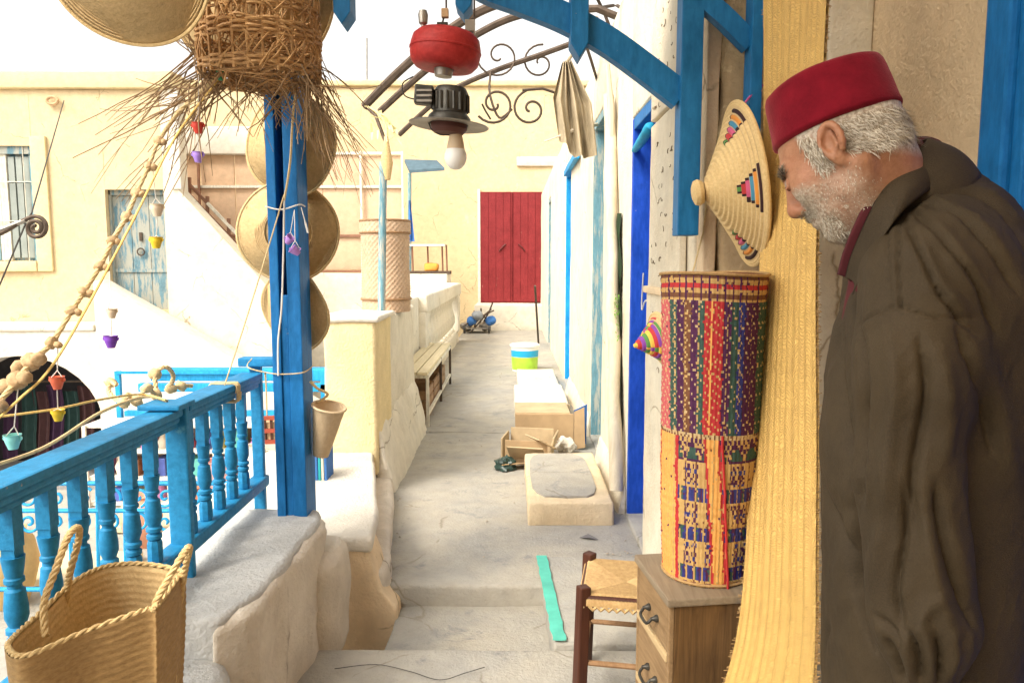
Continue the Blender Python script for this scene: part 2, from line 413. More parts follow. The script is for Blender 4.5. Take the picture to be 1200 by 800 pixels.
# ---------------------------------------------------------------- right alley wall with four recessed doorways
XW = .64
aw = thing('alley_wall', 'long limewashed alley wall with blue doorways', 'wall', (XW,9,0))
opens = [(3.38,4.05,2.17,'blue3'), (5.25,5.97,2.50,'paleblue'), (8.15,8.95,2.48,'blue4'), (12.3,13.2,2.52,'paleblue')]
y = 2.62; TOP = 2.92
segs = []
for (a, b, zt, mm) in opens:
    segs.append((y, a, 0, TOP)); segs.append((a, b, zt, TOP)); y = b
segs.append((y, 16.5, 0, TOP))
for i, (a, b, z0, z1) in enumerate(segs):
    plaster(MB().bb((XW, a, z0-.3*(z0 == 0)), (XW+.55, b, z1)), 'wall_section', M['wallwhite'], aw, .010, .16, .008, 1.8, 30+i)
for i, (a, b, zt, mm) in enumerate(opens):
    m = M[mm]
    d = thing('doorway', ['deep blue painted doorway beside the carved pilaster', 'faded pale blue shuttered doorway beside the driftwood post',
              'bright sky blue doorway by the hanging beige cloth', 'faded blue doorway nearest the red double door'][i], 'door', (XW+.1, (a+b)/2, 0))
    MB().bb((XW+.004, b-.035, 0), (XW+.17, b+.002, zt-.002)).build('jamb', m, d, bevel=.006)
    MB().bb((XW+.004, a-.002, 0), (XW+.17, a+.035, zt-.002)).build('jamb', m, d, bevel=.006)
    MB().bb((XW+.006, a+.036, zt-.06), (XW+.17, b-.036, zt+.002)).build('lintel', M['blue'] if i == 0 else m, d, bevel=.006)
    lf = MB().bb((XW+.135, a+.037, .02), (XW+.165, b-.037, zt-.062)).build('door_leaf', m, d, bevel=.004)
    for z0, z1 in ((.15,.85),(.95,1.5),(1.6,zt-.18)):
        MB().bb((XW+.122, a+.12, z0), (XW+.1345, b-.12, z1)).build('door_panel', m, lf, bevel=.008)
    plaster(MB().bb((XW-.004, a+.01, -.05), (XW+.2, b-.01, .018)), 'threshold', M['cement2'], d, .01, .1, .003, 3, 50+i)
# blue bracket above the third doorway, teal boss by the first lintel
bk = thing('shutter_bracket', 'small bright blue wooden bracket above the sky blue doorway', 'bracket', W(672,205,X=.63))
MB().beam(W(663,204,X=.63), W(676,182,X=.60), .05, .06).build('arm', M['blue4'], bk, bevel=.006)
MB().bb(W(669,195,X=.66)-Vector((.07,.15,.06)), W(680,183,X=.645)+Vector((0,.1,.05))).build('block', M['blue4'], bk, bevel=.01)
bs = thing('cloth_knot', 'teal rolled cloth knot stuffed at the top of the deep blue doorway', 'cloth', W(755,160,X=.70))
pp = [W(742,178,X=.66), W(750,168,X=.645), W(760,152,X=.63), W(764,146,X=.64)]
MB().tube(cat(pp, 5), [.010,.016,.018,.02,.022,.024,.024,.024,.024,.026,.026,.026,.024,.02,.016,.01], 10).build('roll', plain('knot_teal', (.015,.30,.50), .8), bs, smooth=True)
# carved pilaster between the porch and the first doorway
cp = thing('carved_pilaster', 'cream carved stone pilaster beside the deep blue doorway', 'pilaster', (XW-.02, 3.05, 0))
plaster(MB().bb((XW-.03,2.70,0),(XW-.002,3.36,1.28)), 'lower_shaft', M['wallwhite'], cp, .006, .1, .004, 4, 60)
plaster(MB().bb((XW-.03,2.72,1.30),(XW-.002,3.33,2.0)), 'carved_panel', M['wallwhite'], cp, .006, .1, .004, 4, 61)
plaster(MB().bb((XW-.045,2.69,1.275),(XW-.002,3.37,1.305)), 'string_course', M['ochre'], cp, .005, .1, .002, 4, 62)
plaster(MB().bb((XW-.03,2.72,2.02),(XW-.002,3.33,2.6)), 'upper_panel', M['wallwhite'], cp, .006, .1, .004, 4, 63)
mb = MB()
for (z0, z1) in ((1.36,1.94),(2.06,2.5),(.9,1.24)):
    z = z0
    while z < z1:      # cut arabesque strokes
        for k in range(3):
            yy = random.uniform(2.80,3.25); r = random.uniform(.005,.016); a0 = random.uniform(0,6.28); sw = random.uniform(1.5,4)
            mb.tube([(XW-.031, yy+r*1.6*math.cos(a0+sw*q/5), z+r*math.sin(a0+sw*q/5)) for q in range(6)], random.uniform(.0010,.0022), 4)
        z += .06
io = mb.build('incised_ornament', plain('dark_incision', (.16,.11,.06), .9), cp); io['kind'] = 'stuff'
# sloped plaster skirting at the wall foot
plaster(MB().prism([(XW,4.05,-.05),(XW-.06,4.05,-.05),(XW-.008,4.05,.16),(XW,4.05,.17)], (0,1.2,0)), 'skirting', M['wallwhite'], aw, .02, .1, .012, 3, 65)
plaster(MB().prism([(XW,5.97,-.05),(XW-.06,5.97,-.05),(XW-.008,5.97,.16),(XW,5.97,.17)], (0,2.15,0)), 'skirting', M['wallwhite'], aw, .02, .1, .012, 3, 66)
# driftwood post, green cloth strip
dp = thing('driftwood_post', 'pale weathered timber post leaning on the alley wall', 'post', W(722,568,X=.60))
b0, b1 = W(722,575,X=.585), W(714,112,X=.60); b0.z = max(b0.z, .0)
n = 14; pts = [b0.lerp(b1, i/n) + Vector((.006*math.sin(i*1.7), .012*math.sin(i*2.3), 0)) for i in range(n+1)]
MB().tube(pts, [.038+.005*math.sin(i*1.3) for i in range(n+1)], 10).build('shaft', M['palewood'], dp, smooth=True)
MB().tube([pts[-3], pts[-2]+Vector((0,-.05,.05)), pts[-1]+Vector((-.02,-.1,.16))], [.02,.022,.015], 8).build('branch_stub', M['palewood'], dp, smooth=True)
gs = thing('green_cloth', 'dark green leafy cloth strip hanging beside the driftwood post', 'cloth', W(729,500,X=.63))
def gfn(u, v):
    p = W(725+u*4, 250+v*300, X=.635); p.x -= .006*math.sin(v*30+u*5)+.008; p.y += .006*math.sin(v*23); return p
MB().grid(gfn, 5, 60).build('strip', plain('dark_green_cloth', (.016,.04,.012), .9, .5), gs, smooth=True)
lf = MB()
for i in range(60):
    p = W(random.uniform(721,726), random.uniform(340,400), X=.60); a = random.uniform(0,6.28); s = .018
    q = Vector((random.uniform(-.6,.2), math.cos(a), math.sin(a)))*s; r = Vector((0, -math.sin(a), math.cos(a)))*s*.5
    lf.add([p, p+q*.5+r, p+q, p+q*.5-r], [(0,1,2,3)])
lo = lf.build('leaves', plain('leaf_green', (.16,.34,.04), .7), gs); lo['kind'] = 'stuff'
# ---------------------------------------------------------------- near right wall (porch), stone pier, blue door, ceiling
XN = 1.17
pier = thing('stone_pier', 'rough brown stone pier behind the coiled straw lid', 'pier', (.9, 2.6, 0))
plaster(MB().bb((.70,2.50,0),(1.02,2.62,2.6)), 'shaft', M['stone'], pier, .03, .05, .03, 5, 70)
plaster(MB().bb((.645,2.53,0),(.695,2.618,2.6)), 'plaster_edge', M['ochre'], pier, .01, .06, .006, 5, 71)
plaster(MB().bb((1.025,2.48,0),(1.17,2.62,2.6)), 'white_edge', M['wallwhite'], pier, .01, .1, .006, 3, 72)
pw = thing('porch_wall', 'tan plaster porch wall behind the man', 'wall', (XN+.1, .5, 0))
for a, b, z0 in ((1.81,2.615,0),(.70,1.81,2.25),(-1.6,.70,0)):
    plaster(MB().bb((XN,a,z0),(XN+.3,b,2.6)), 'wall_section', M['tan'], pw, 0, .2, .004, 2, 75)
bd = thing('blue_panel_door', 'deep blue panelled door in the tan wall beside the man', 'door', (XN, 1.3, 0))
MB().bb((XN-.03,1.755,0),(XN+.05,1.855,2.26)).build('door_frame', M['blue'], bd, bevel=.012)
MB().bb((XN-.015,1.705,0),(XN+.05,1.753,2.2)).build('door_frame', M['blue'], bd, bevel=.01)
MB().bb((XN-.03,.66,0),(XN+.05,.76,2.26)).build('door_frame', M['blue'], bd, bevel=.012)
MB().bb((XN-.028,.762,2.17),(XN+.05,1.704,2.26)).build('lintel', M['blue'], bd, bevel=.012)
for a, b in ((.765,1.22),(1.242,1.70)):
    lf = MB().bb((XN+.02,a,.01),(XN+.06,b,2.165)).build('door_leaf', M['blue3'], bd, bevel=.004)
    for z0, z1 in ((.12,.8),(.9,1.35),(1.45,2.05)):
        MB().bb((XN+.004,a+.09,z0),(XN+.0195,b-.09,z1)).build('door_panel', M['blue3'], lf, bevel=.012)
ceil = bpy.data.objects.new('unseen_porch_slats', None); scene.collection.objects.link(ceil); ceil['_abs'] = (0,0,2.6); ceil.location = (0,0,2.6); struct(ceil)  # unseen roof, planks spaced apart to let more light into the porch
pk = None
for k in range(26):
    yy = -1.62+k*.168
    if pk is None: o = MB().bb((-.90,-.055,0),(1.5,.055,.03)).build('plank', M['porch'], ceil, loc=(0,yy,2.6), bevel=.004); pk = o.data
    else: link(pk, 'plank', ceil, (0,yy,2.6))
for xx in (-.86,.2,1.14): MB().bb((xx-.04,-1.7,2.632),(xx+.04,2.66,2.72)).build('joist', M['porch'], ceil)
bw = tag(plaster(MB().bb((-1.1,-1.9,-2.3),(1.47,-1.6,2.6)), 'light_blocking_wall', M['tan'], None, 0, .3, .004, 2, 77), 'tan plaster wall added out of view to block light from behind', 'wall')  # added behind the camera to keep light off the man
# ---------------------------------------------------------------- parapet under the near balustrade
PX0, PX1 = -1.10, -.77
par = thing('balustrade_parapet', 'low weathered plaster parapet carrying the blue balustrade', 'parapet', (-.93,2.2,0))
plaster(MB().prism([(PX0,1.93,-2.35),(-.80,1.93,-2.35),(-.745,2.10,-2.35),(-.725,2.72,-2.35),(-.76,2.83,-2.35),(PX0,2.86,-2.35)], (0,0,2.79)), 'upper_block', M['parapet'], par, .022, .04, .012, 6, 80)
plaster(MB().prism([(-.82,1.90,-.05),(-.730,2.0,-.05),(-.703,2.70,-.05),(-.745,2.83,-.05),(-.80,2.6,-.05)], (0,0,.475)), 'weathered_face', M['greyplaster'], par, .03, .035, .014, 8, 81)
plaster(MB().prism([(PX0,.2,-2.35),(-.70,.2,-2.35),(-.69,1.6,-2.35),(-.74,1.84,-2.35),(-.80,1.96,-2.35),(PX0,1.96,-2.35)], (0,0,2.68)), 'lower_ledge', M['parapet'], par, .05, .06, .014, 4, 82)
plaster(MB().prism([(-.78,2.60,-.1),(-.70,2.56,-.1),(-.655,2.66,-.1),(-.65,2.86,-.1),(-.68,2.93,-.1),(-.78,2.93,-.1)], (0,0,.41)), 'rounded_buttress', M['greyplaster'], par, .05, .035, .014, 8, 83, 4)
plaster(MB().prism([(-.76,2.70,.285),(-.685,2.70,.285),(-.672,2.78,.285),(-.68,2.86,.285),(-.76,2.88,.285)], (0,0,.04)), 'whitewashed_cap', M['whiteclean'], par, .03, .04, .01, 6, 84)
# platform with ochre front at the alley's start
plat = thing('plaster_platform', 'whitewashed platform with ochre front beside the alley floor', 'platform', (-.9,3.7,0))
plaster(MB().prism([(-1.5,2.985,.20),(-.585,2.985,.20),(-.62,3.3,.20),(-.85,4.45,.20),(-1.5,4.45,.20)], (0,0,.068)), 'whitewashed_top', M['whiteclean'], plat, .02, .05, .010, 4, 85)
plaster(MB().prism([W(px, py, Y=3.0) for px, py in ((340,632),(424,632),(437,664),(446,692),(464,712),(470,800),(340,800))], (0,.2,0)), 'ochre_front', M['ochre'], plat, .012, .045, .008, 6, 86)
plaster(MB().prism([(-1.5,3.18,-2.35),(-.62,3.18,-2.35),(-.66,3.4,-2.35),(-.84,4.43,-2.35),(-1.5,4.43,-2.35)], (0,0,2.56)), 'platform_core', M['ochre'], plat, .012, .09, .010, 4, 87)
# clipped slanting right shoulder of the ochre front
# ---------------------------------------------------------------- alley parapet on the left with pier and plaster balusters
ap = thing('alley_parapet', 'white plaster alley parapet with squat balusters', 'parapet', (-1.0,8,0))
plaster(MB().bb((-1.13,4.40,.12),(-.815,4.95,1.07)), 'pier', M['yellow'], ap, .025, .09, .010, 3, 90)
plaster(MB().bb((-1.16,4.38,1.055),(-.79,5.02,1.095)), 'pier_cap', M['whiteclean'], ap, .018, .08, .008, 3, 91)
plaster(MB().bb((-1.16,4.93,-.1),(-.83,6.25,1.06)), 'wall_section', M['white'], ap, .025, .1, .014, 3, 92)
plaster(MB().bb((-1.25,6.23,-.1),(-1.03,8.25,1.05)), 'wall_section', M['white'], ap, .025, .12, .012, 3, 93)
plaster(MB().prism([(-.835,4.44,-.1),(-.70,4.44,-.1),(-.735,4.44,.10),(-.80,4.44,.36),(-.835,4.44,.44)], (0,1.78,0)), 'plaster_skirt', M['white'], ap, .02, .06, .014, 5, 94, 3)
plaster(MB().bb((-1.22,8.2,-.1),(-.98,13.5,.22)), 'base_course', M['white'], ap, .03, .15, .012, 3, 95)
plaster(MB().bb((-1.24,8.2,.86),(-.93,13.6,1.07)), 'handrail', M['white'], ap, .03, .15, .012, 3, 96)
for yy in (8.35,13.35):
    plaster(MB().bb((-1.24,yy-.16,.2),(-.95,yy+.16,.88)), 'end_post', M['white'], ap, .02, .12, .01, 3, 97)
bal = MB().lathe([(.10,.21),(.10,.27),(.06,.30),(.105,.40),(.11,.48),(.07,.62),(.055,.72),(.09,.78),(.10,.80),(.10,.87)], 12)
me = None
for i in range(12):
    yy = 8.75 + i*.375
    if me is None: o = bal.build('baluster', M['white'], ap, loc=(-1.10,yy,0), smooth=True); me = o.data
    else: link(me, 'baluster', ap, (-1.10,yy,0))
# outer face below the alley down to the courtyard
plaster(MB().bb((-1.27,4.46,-2.35),(-1.03,13.6,-.11)), 'retaining_wall', M['white'], ap, 0, .5, .01, 2, 98)
# ---------------------------------------------------------------- far end: wall with red double door
fw = thing('end_building', 'cream house across the end of the alley', 'building', (-2,16.6,0))
plaster(MB().bb((-9,16.6,-2.35),(2.2,17.2,5.26)), 'wall', M['cream'], fw, .03, .35, .02, 1, 100)
plaster(MB().bb((-9.05,16.52,5.25),(2.25,17.3,5.38)), 'coping', M['yellow'], fw, .03, .4, .01, 1, 101)
plaster(MB().bb((.1,16.54,3.55),(1.25,16.61,3.75)), 'ledge', M['greyplaster'], fw, .01, .2, .01, 1, 102)
dr = thing('red_double_door', 'worn red double door at the end of the alley', 'door', (0,16.55,.55))
for a, b in ((-.70,-.012),(.008,.70)):
    lf = MB().bb((a,16.53,.56),(b,16.59,2.99)).build('door_leaf', M['red'], dr, bevel=.006)
    for k in range(4):
        x0 = a+.02+k*(b-a-.04)/4
        MB().bb((x0+.004,16.518,.58),(x0+(b-a-.04)/4-.004,16.529,2.97)).build('board', M['red'], lf)
    sx = 1 if a > -.2 else -1
    c = Vector((sx*.20,16.51,1.75))
    MB().tube([c+Vector((-.06*sx,0,.10)), c+Vector((.02*sx,-.02,.03)), c+Vector((.09*sx,0,-.06))], .016, 6).build('handle', plain('door_handle_red', (.10,.012,.012), .5), lf)
MB().bb((-.76,16.52,.552),(-.702,16.62,3.05)).build('door_frame', M['white_paint'], dr)
MB().bb((-.012,16.50,.57),(.008,16.535,2.98)).build('cover_strip', M['red'], dr)
tag(plaster(MB().bb((-.80,15.75,-.02),(.80,16.6,.55)), 'door_plinth', M['white'], None, .03, .15, .012, 2, 105), 'plastered step block below the red double door', 'step')
# ---------------------------------------------------------------- left house across the courtyard
YH = 12.5
lh = thing('courtyard_house', 'yellow house with blue window and stair across the courtyard', 'building', (-7,YH,-2.4))
def facade(poly, Y, d, name, m, seed, cell=.35, amp=.02, bev=.02):
    return plaster(MB().prism([W(px, py, Y=Y) for px, py in poly], (0,d,0)), name, m, lh, bev, cell, amp, 1.2, seed)
# wall pieces around the door and window openings
zw = lambda py: W(0, py, Y=YH).z
xw = lambda px, py=300: W(px, py, Y=YH).x
def wallbox(px0, px1, py0, py1, seed):
    plaster(MB().bb((xw(px0),YH,zw(py1)),(xw(px1),YH+.4,zw(py0))), 'wall_section', M['cream'], lh, 0, .4, .012, 1, seed)
wallbox(-420,-46,105,392,110); wallbox(-46,45,105,171,111); wallbox(-46,45,306,392,112); wallbox(45,127,105,392,113)
wallbox(127,195,105,222,114); wallbox(127,195,363,392,115)
plaster(MB().prism([(xw(195),YH,zw(105)),(xw(195),YH,zw(620)),(xw(345),YH,zw(620)),(xw(345),YH,zw(372)),(xw(212),YH,zw(222)),(xw(212),YH,zw(105))], (0,.4,0)), 'gable_wall', M['wallwhite'], lh, 0, .3, .012, 1, 116)
plaster(MB().bb((xw(-425),YH-.08,zw(105)),(xw(213),YH+.5,zw(84))), 'cornice', M['yellow'], lh, .03, .4, .012, 1, 117)
plaster(MB().bb((xw(206),YH-.03,zw(222)),(xw(217),YH+.02,zw(104.5))), 'corner_strip', M['whiteclean'], lh, .01, .3, .01, 1, 118)
plaster(MB().bb((xw(45),YH-.05,zw(318)),(xw(63),YH+.001,zw(160))), 'window_surround', M['yellow'], lh, .01, .3, .006, 1, 119)
plaster(MB().bb((xw(-60),YH-.07,zw(318)),(xw(45)-.002,YH+.001,zw(306))), 'window_sill', M['yellow'], lh, .01, .3, .006, 1, 120)
# stair ramp parapet (white triangle) with lower house mass and dark arch
YS = 11.9
zs = lambda py: W(0, py, Y=YS).z
xs_ = lambda px, py=430: W(px, py, Y=YS).x
plaster(MB().prism([(xs_(114),YS,zs(328)),(xs_(300),YS,zs(436)),(xs_(420),YS,zs(505)),(xs_(420),YS,-2.38),(xs_(114),YS,-2.38)], (0,.5,0)), 'stair_parapet', M['whiteclean'], lh, .02, .3, .012, 1.5, 121)
arc = []
cxp, rxp = 22, 98
for k in range(17):
    a = math.pi*k/16; arc.append((cxp+rxp*math.cos(a), 512-95*math.sin(a)**.9))
low = [(-420,388),(-420,640),(cxp-rxp,640)] + [(x, y) for x, y in arc[::-1]] + [(cxp+rxp,640),(118.5,640)] 
# built as strips so that the opening stays open
for k in range(16):
    (x0, y0), (x1, y1) = arc[k], arc[k+1]
    plaster(MB().prism([(xs_(x0),YS,zs(y0)),(xs_(x0),YS,zs(388)),(xs_(x1),YS,zs(388)),(xs_(x1),YS,zs(y1))], (0,.55,0)), 'arch_section', M['whiteclean'], lh, 0, .5, .0, 1, 122)
plaster(MB().bb((xs_(-420),YS,-2.38),(xs_(cxp-rxp),YS+.55,zs(388))), 'lower_wall', M['whiteclean'], lh, 0, .5, .01, 1, 123)
MB().bb((xs_(cxp+rxp),YS+.004,-2.38),(xs_(114)+.01,YS+.5,zs(388))).build('lower_wall', M['whiteclean'], lh)
plaster(MB().bb((xs_(-420),YS-.03,zs(388)),(xs_(113.5),YS+.6,zs(380))), 'terrace_edge', M['wallwhite'], lh, .02, .3, .012, 1, 124)
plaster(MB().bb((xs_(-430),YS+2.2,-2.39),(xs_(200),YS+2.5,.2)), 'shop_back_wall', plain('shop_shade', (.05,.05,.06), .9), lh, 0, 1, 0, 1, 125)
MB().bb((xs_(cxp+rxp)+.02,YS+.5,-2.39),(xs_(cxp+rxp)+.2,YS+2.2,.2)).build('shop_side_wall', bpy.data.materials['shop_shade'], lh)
# window, grille and shutters
wd = thing('shuttered_window', 'faded blue shuttered window with iron grille in the yellow house', 'window', (xw(0),YH,zw(306)))
MB().bb((xw(-46),YH+.14,zw(306)),(xw(45),YH+.18,zw(171))).build('backing', M['fadeddoor'], wd)
for a, b in ((-46,-2),(-1,11),(38,45)):
    MB().bb((xw(a),YH+.07,zw(305)),(xw(b),YH+.139,zw(172))).build('frame', M['paleblue'] if a != -1 else M['white_paint'], wd, bevel=.01)
MB().bb((xw(-46),YH+.04,zw(180)),(xw(45),YH+.069,zw(171))).build('frame', M['fadeddoor'], wd)
for px in (12.5,21.5,30):
    for py0, py1 in ((183,212),(214,258),(260,302)):
        MB().bb((xw(px),YH+.09,zw(py1)),(xw(px+7),YH+.12,zw(py0))).build('pane', M['glass'], wd)
for px in (-24,4,33):
    MB().tube([(xw(px),YH+.03,zw(306)),(xw(px),YH+.03,zw(171))], .008, 5).build('bar', M['white_paint'], wd)
for py in (213,259): MB().tube([(xw(-46),YH+.025,zw(py)),(xw(45),YH+.025,zw(py))], .008, 5).build('bar', M['white_paint'], wd)
# weathered blue door
wdoor = thing('weathered_blue_door', 'weathered blue plank door above the white stair parapet', 'door', (xw(161),YH,zw(363)))
for k in range(3):
    a, b = 127+2+k*21.6, 127+2+(k+1)*21.6-.6
    for py0, py1 in ((228,316),(318,363)):
        MB().bb((xw(a),YH+.16-.004*k,zw(py1)),(xw(b),YH+.21,zw(py0))).build('plank', M['fadeddoor'], wdoor, bevel=.006)
for a, b, p0, p1 in ((127,129.5,222,363),(193.5,195,222,363),(127,195,222,228)):
    MB().bb((xw(a),YH+.10,zw(p1)),(xw(b),YH+.215,zw(p0))).build('frame', M['fadeddoor'], wdoor, bevel=.006)
MB().bb((xw(127),YH+.22,zw(363)),(xw(195),YH+.24,zw(222))).build('backing', M['fadeddoor'], wdoor)
MB().bb((xw(160),YH+.12,zw(282)),(xw(163),YH+.16,zw(272))).build('lock', M['iron'], wdoor)
MB().tube([Vector((xw(161),YH+.12,zw(295)))+Vector((.06*math.cos(a),0,.06*math.sin(a))) for a in np.linspace(0,6.28,12)], .012, 5).build('handle', M['iron'], wdoor)
MB().bb((xw(129),YH+.13,zw(319)),(xw(193),YH+.158,zw(315))).build('rail', M['fadeddoor'], wdoor)
# ---------------------------------------------------------------- terrace with faded canvas panels between the houses
YT = 14.2
xt = lambda px: W(px, 300, Y=YT).x
zt_ = lambda py: W(0, py, Y=YT).z
te = thing('canvas_screen', 'faded peach canvas screen on a rail frame above the stair', 'screen', (xt(340),YT,zt_(320)))
cols = [(205,238),(239,278),(279,330),(331,380),(381,425),(426,473)]
for i, (a, b) in enumerate(cols):
    for (p0, p1) in ((182,218),(219,276),(277,316)):
        plaster(MB().bb((xt(a),YT,zt_(p1)),(xt(b),YT+.04,zt_(p0))), 'panel', M['panel'], te, .008, .3, .012, 2, i*3+p0)
for py in (219.0,180,276.5,318):
    MB().bb((xt(204),YT-.05,zt_(py+1.5)),(xt(474),YT-.002,zt_(py-1.5))).build('rail', M['panelrust'] if py in (276.5,318) else M['white_paint'], te)
for px in (238.5,425.5,473.5): MB().bb((xt(px-1.2),YT-.09,zt_(320)),(xt(px+1.2),YT-.052,zt_(178))).build('post', M['panelrust'] if px == 238.5 else M['white_paint'], te)
plaster(MB().bb((xt(190),YT-.1,-2.35),(xt(481),YT+.5,zt_(320))), 'terrace_wall', M['white'], te, .02, .4, .015, 1, 140)
plaster(MB().bb((xt(215),YT-.14,zt_(182)),(xt(350),YT+.1,zt_(150))), 'top_band', M['whiteclean'], te, .02, .4, .01, 1, 141)
sr = thing('stair_handrail', 'brown timber handrail sloping down beside the yellow house', 'handrail', W(300,330,Y=13.4))
for off, wd_ in ((0,.09),(14,.05)):
    MB().beam(W(214,222-off,Y=13.4), W(300,312-off,Y=13.4), .06, wd_).build('rail', M['panelrust'], sr, bevel=.008)
for px, py in ((222,222),(243,244),(268,270),(292,296)):
    MB().beam(W(px,py+30,Y=13.4), W(px,py-14,Y=13.4), .05, .05).build('post', M['panelrust'], sr)
MB().beam(W(243,238,Y=13.38), W(285,282,Y=13.38), .05, .05).build('brace', M['white_paint'], sr)
an = thing('small_awning', 'grey blue metal awning beside the canvas screen', 'awning', W(478,200,Y=14.0))
MB().prism([W(474,190,Y=14.0),W(512,191,Y=14.0),W(521,200,Y=13.6),W(480,203,Y=13.6)], (0,0,.05)).build('sheet', M['awning'], an)
MB().tube([W(480,203,Y=14.05), W(480,340,Y=14.05)], .035, 8).build('pole', M['paleblue'], an)
bc = thing('hanging_blue_cloth', 'blue cloth hanging from the awning pole', 'cloth', W(483,284,Y=13.95))
MB().grid(lambda u, v: W(479+u*(2+5*v), 235+v*48, Y=13.95+.03*math.sin(u*9+v*3)), 6, 12).build('cloth', M['bluecloth'], bc, smooth=True)
# metal rack with orange bag on the low wall
rk = thing('metal_rack', 'thin metal rack standing on the wall beside the awning', 'rack', W(505,320,Y=13.9))
for px in (484,502,519,524): MB().tube([W(px-1,287,Y=13.8), W(px,319,Y=13.8)], .018, 6).build('leg', M['panelrust'], rk)
MB().bb(W(482,289,Y=14.0), W(521,286,Y=13.6)).build('top', M['white_paint'], rk)
MB().bb(W(482,321,Y=14.0), W(527,317.5,Y=13.6)).build('shelf', M['iron'], rk)
ob = thing('orange_bag', 'small orange bag on the metal rack', 'bag', W(507,318,Y=13.75))
plaster(MB().bb(W(499,318,Y=13.9), W(513,308,Y=13.62)), 'bag', plain('orange_cloth', (.75,.30,.05), .8), ob, .05, .06, .02, 6, 3)
plaster(MB().bb(W(481,345,Y=14.4), W(524,321,Y=13.5)), 'rack_ledge', M['white'], te, .02, .2, .012, 2, 143)
# ================================================================== OBJECTS
random.seed(11)
# ---------------------------------------------------------------- porch frame (post, beam, braces, pendants)
pf = thing('porch_frame', 'blue timber porch frame with arched brace and pointed pendants', 'porch frame', (-.845,2.80,.42))
YP = 2.80
pb = W(325,608,Y=YP); x0 = pb.x+.020; x1 = W(365,608,Y=YP).x
zslot = W(340,345,Y=YP).z; zslot2 = W(340,165,Y=YP).z
w = x1-x0
MB().bb((x0+.004,YP+.035,.40),(x1-.004,YP+.09,2.48)).build('post_core', M['blue'], pf, bevel=.004)
MB().bb((x0,YP-.06,.41),(x0+w*.30,YP+.034,2.48)).build('post_board', M['blue'], pf, bevel=.004)
MB().bb((x0+w*.56,YP-.06,.41),(x1,YP+.034,2.48)).build('post_board', M['blue'], pf, bevel=.004)
MB().bb((x0+w*.305,YP-.052,.41),(x0+w*.555,YP+.034,zslot)).build('post_filler', M['blue'], pf, bevel=.003)
MB().bb((-.93,2.66,2.48),(.70,2.86,2.60)).build('beam', M['blue'], pf, bevel=.006)
YA = 2.46
MB().bb((-.90,2.39,2.50),(.69,2.55,2.60)).build('beam', M['blue'], pf, bevel=.006)
def band(path, wd, Y, dy, name, m, parent):
    pts = [W(px, py, Y=Y) for px, py in path]; pts = cat(pts, 6); up, dn = [], []
    for i, p in enumerate(pts):
        t = (pts[min(i+1, len(pts)-1)] - pts[max(i-1, 0)]); t.y = 0; t.normalize(); n = Vector((-t.z, 0, t.x))
        up.append(p+n*wd/2); dn.append(p-n*wd/2)
    mb = MB()
    for i in range(len(pts)-1):
        pass
    k = len(pts); vs = up+dn+[p+Vector((0,dy,0)) for p in up]+[p+Vector((0,dy,0)) for p in dn]; fs = []
    for i in range(k-1):
        fs += [(i,i+1,k+i+1,k+i),(2*k+i,3*k+i,3*k+i+1,2*k+i+1),(i,2*k+i,2*k+i+1,i+1),(k+i,k+i+1,3*k+i+1,3*k+i)]
    fs += [(0,k,3*k,2*k),(k-1,3*k-1,4*k-1,2*k-1)]
    return mb.add(vs, fs).build(name, m, parent, smooth=30)
MID = paint_mat('porch_blue_paint', (.004,.15,.36), (.02,.24,.44), .72, .42)
band([(520,-60),(560,-22),(610,-2),(660,18),(710,45),(755,77),(800,112)], .085, YA, .05, 'arched_brace', MID, pf)
zb = W(805,276,Y=YA).z
MB().bb((W(794,200,Y=YA).x,YA-.02,zb),(W(819,200,Y=YA).x,YA+.062,2.5)).build('wall_post', MID, pf, bevel=.004)
for (a, b, tip, full) in ((668,689,70,52),(534,553,20,8),(392,412,31,16)):
    pts = [W(a,full,Y=YA-.01), W((a+b)/2,tip,Y=YA-.01), W(b,full,Y=YA-.01)]
    xa, xb = pts[0].x, pts[2].x
    MB().prism([(xa,YA-.03,2.505),(xa,YA-.03,pts[0].z),(pts[1].x,YA-.03,pts[1].z),(xb,YA-.03,pts[2].z),(xb,YA-.03,2.505)], (0,.09,0)).build('pendant', MID, pf, bevel=.004)
# inner brace and stub post by the hanging mat
ib = thing('inner_porch_bracket', 'short blue post with slanted brace beside the hanging straw mat', 'bracket', W(884,190,Y=2.46))
MB().bb((W(877,100,Y=2.44).x,2.42,W(884,196,Y=2.42).z),(W(891,100,Y=2.44).x,2.495,2.6)).build('post', MID, ib, bevel=.004)
band([(795,-50),(815,-14),(850,18),(882,50)], .06, 2.44, .045, 'brace', MID, ib)
# ---------------------------------------------------------------- near balustrade
XB = -1.03
br = thing('balustrade', 'turquoise blue turned wooden balustrade on the parapet', 'balustrade', (XB,2.1,.43))
BL = M['blue2']
def rail(y0, y1, dz, tw=0):
    MB().bb((XB-.045,y0,.948+dz),(XB+.045,y1,.972+dz)).build('top_rail', BL, br, bevel=.008)
    MB().bb((XB-.030,y0,.928+dz),(XB+.034,y1,.9475+dz)).build('rail_moulding', BL, br, bevel=.007)
    MB().bb((XB-.022,y0,.912+dz),(XB+.026,y1,.9275+dz)).build('rail_moulding', BL, br, bevel=.005)
rail(.9, 2.185, 0); rail(2.235, 2.90, .004)
MB().bb((XB-.062,2.12,.976),(XB+.062,2.232,.992)).build('rail_cap', BL, br, bevel=.005)
MB().bb((XB-.03,.9,.50),(XB+.034,2.97,.545)).build('bottom_rail', BL, br, bevel=.01)
MB().bb((XB-.02,2.195,.43),(XB+.047,2.222,.975)).build('joint_post', BL, br, bevel=.006)
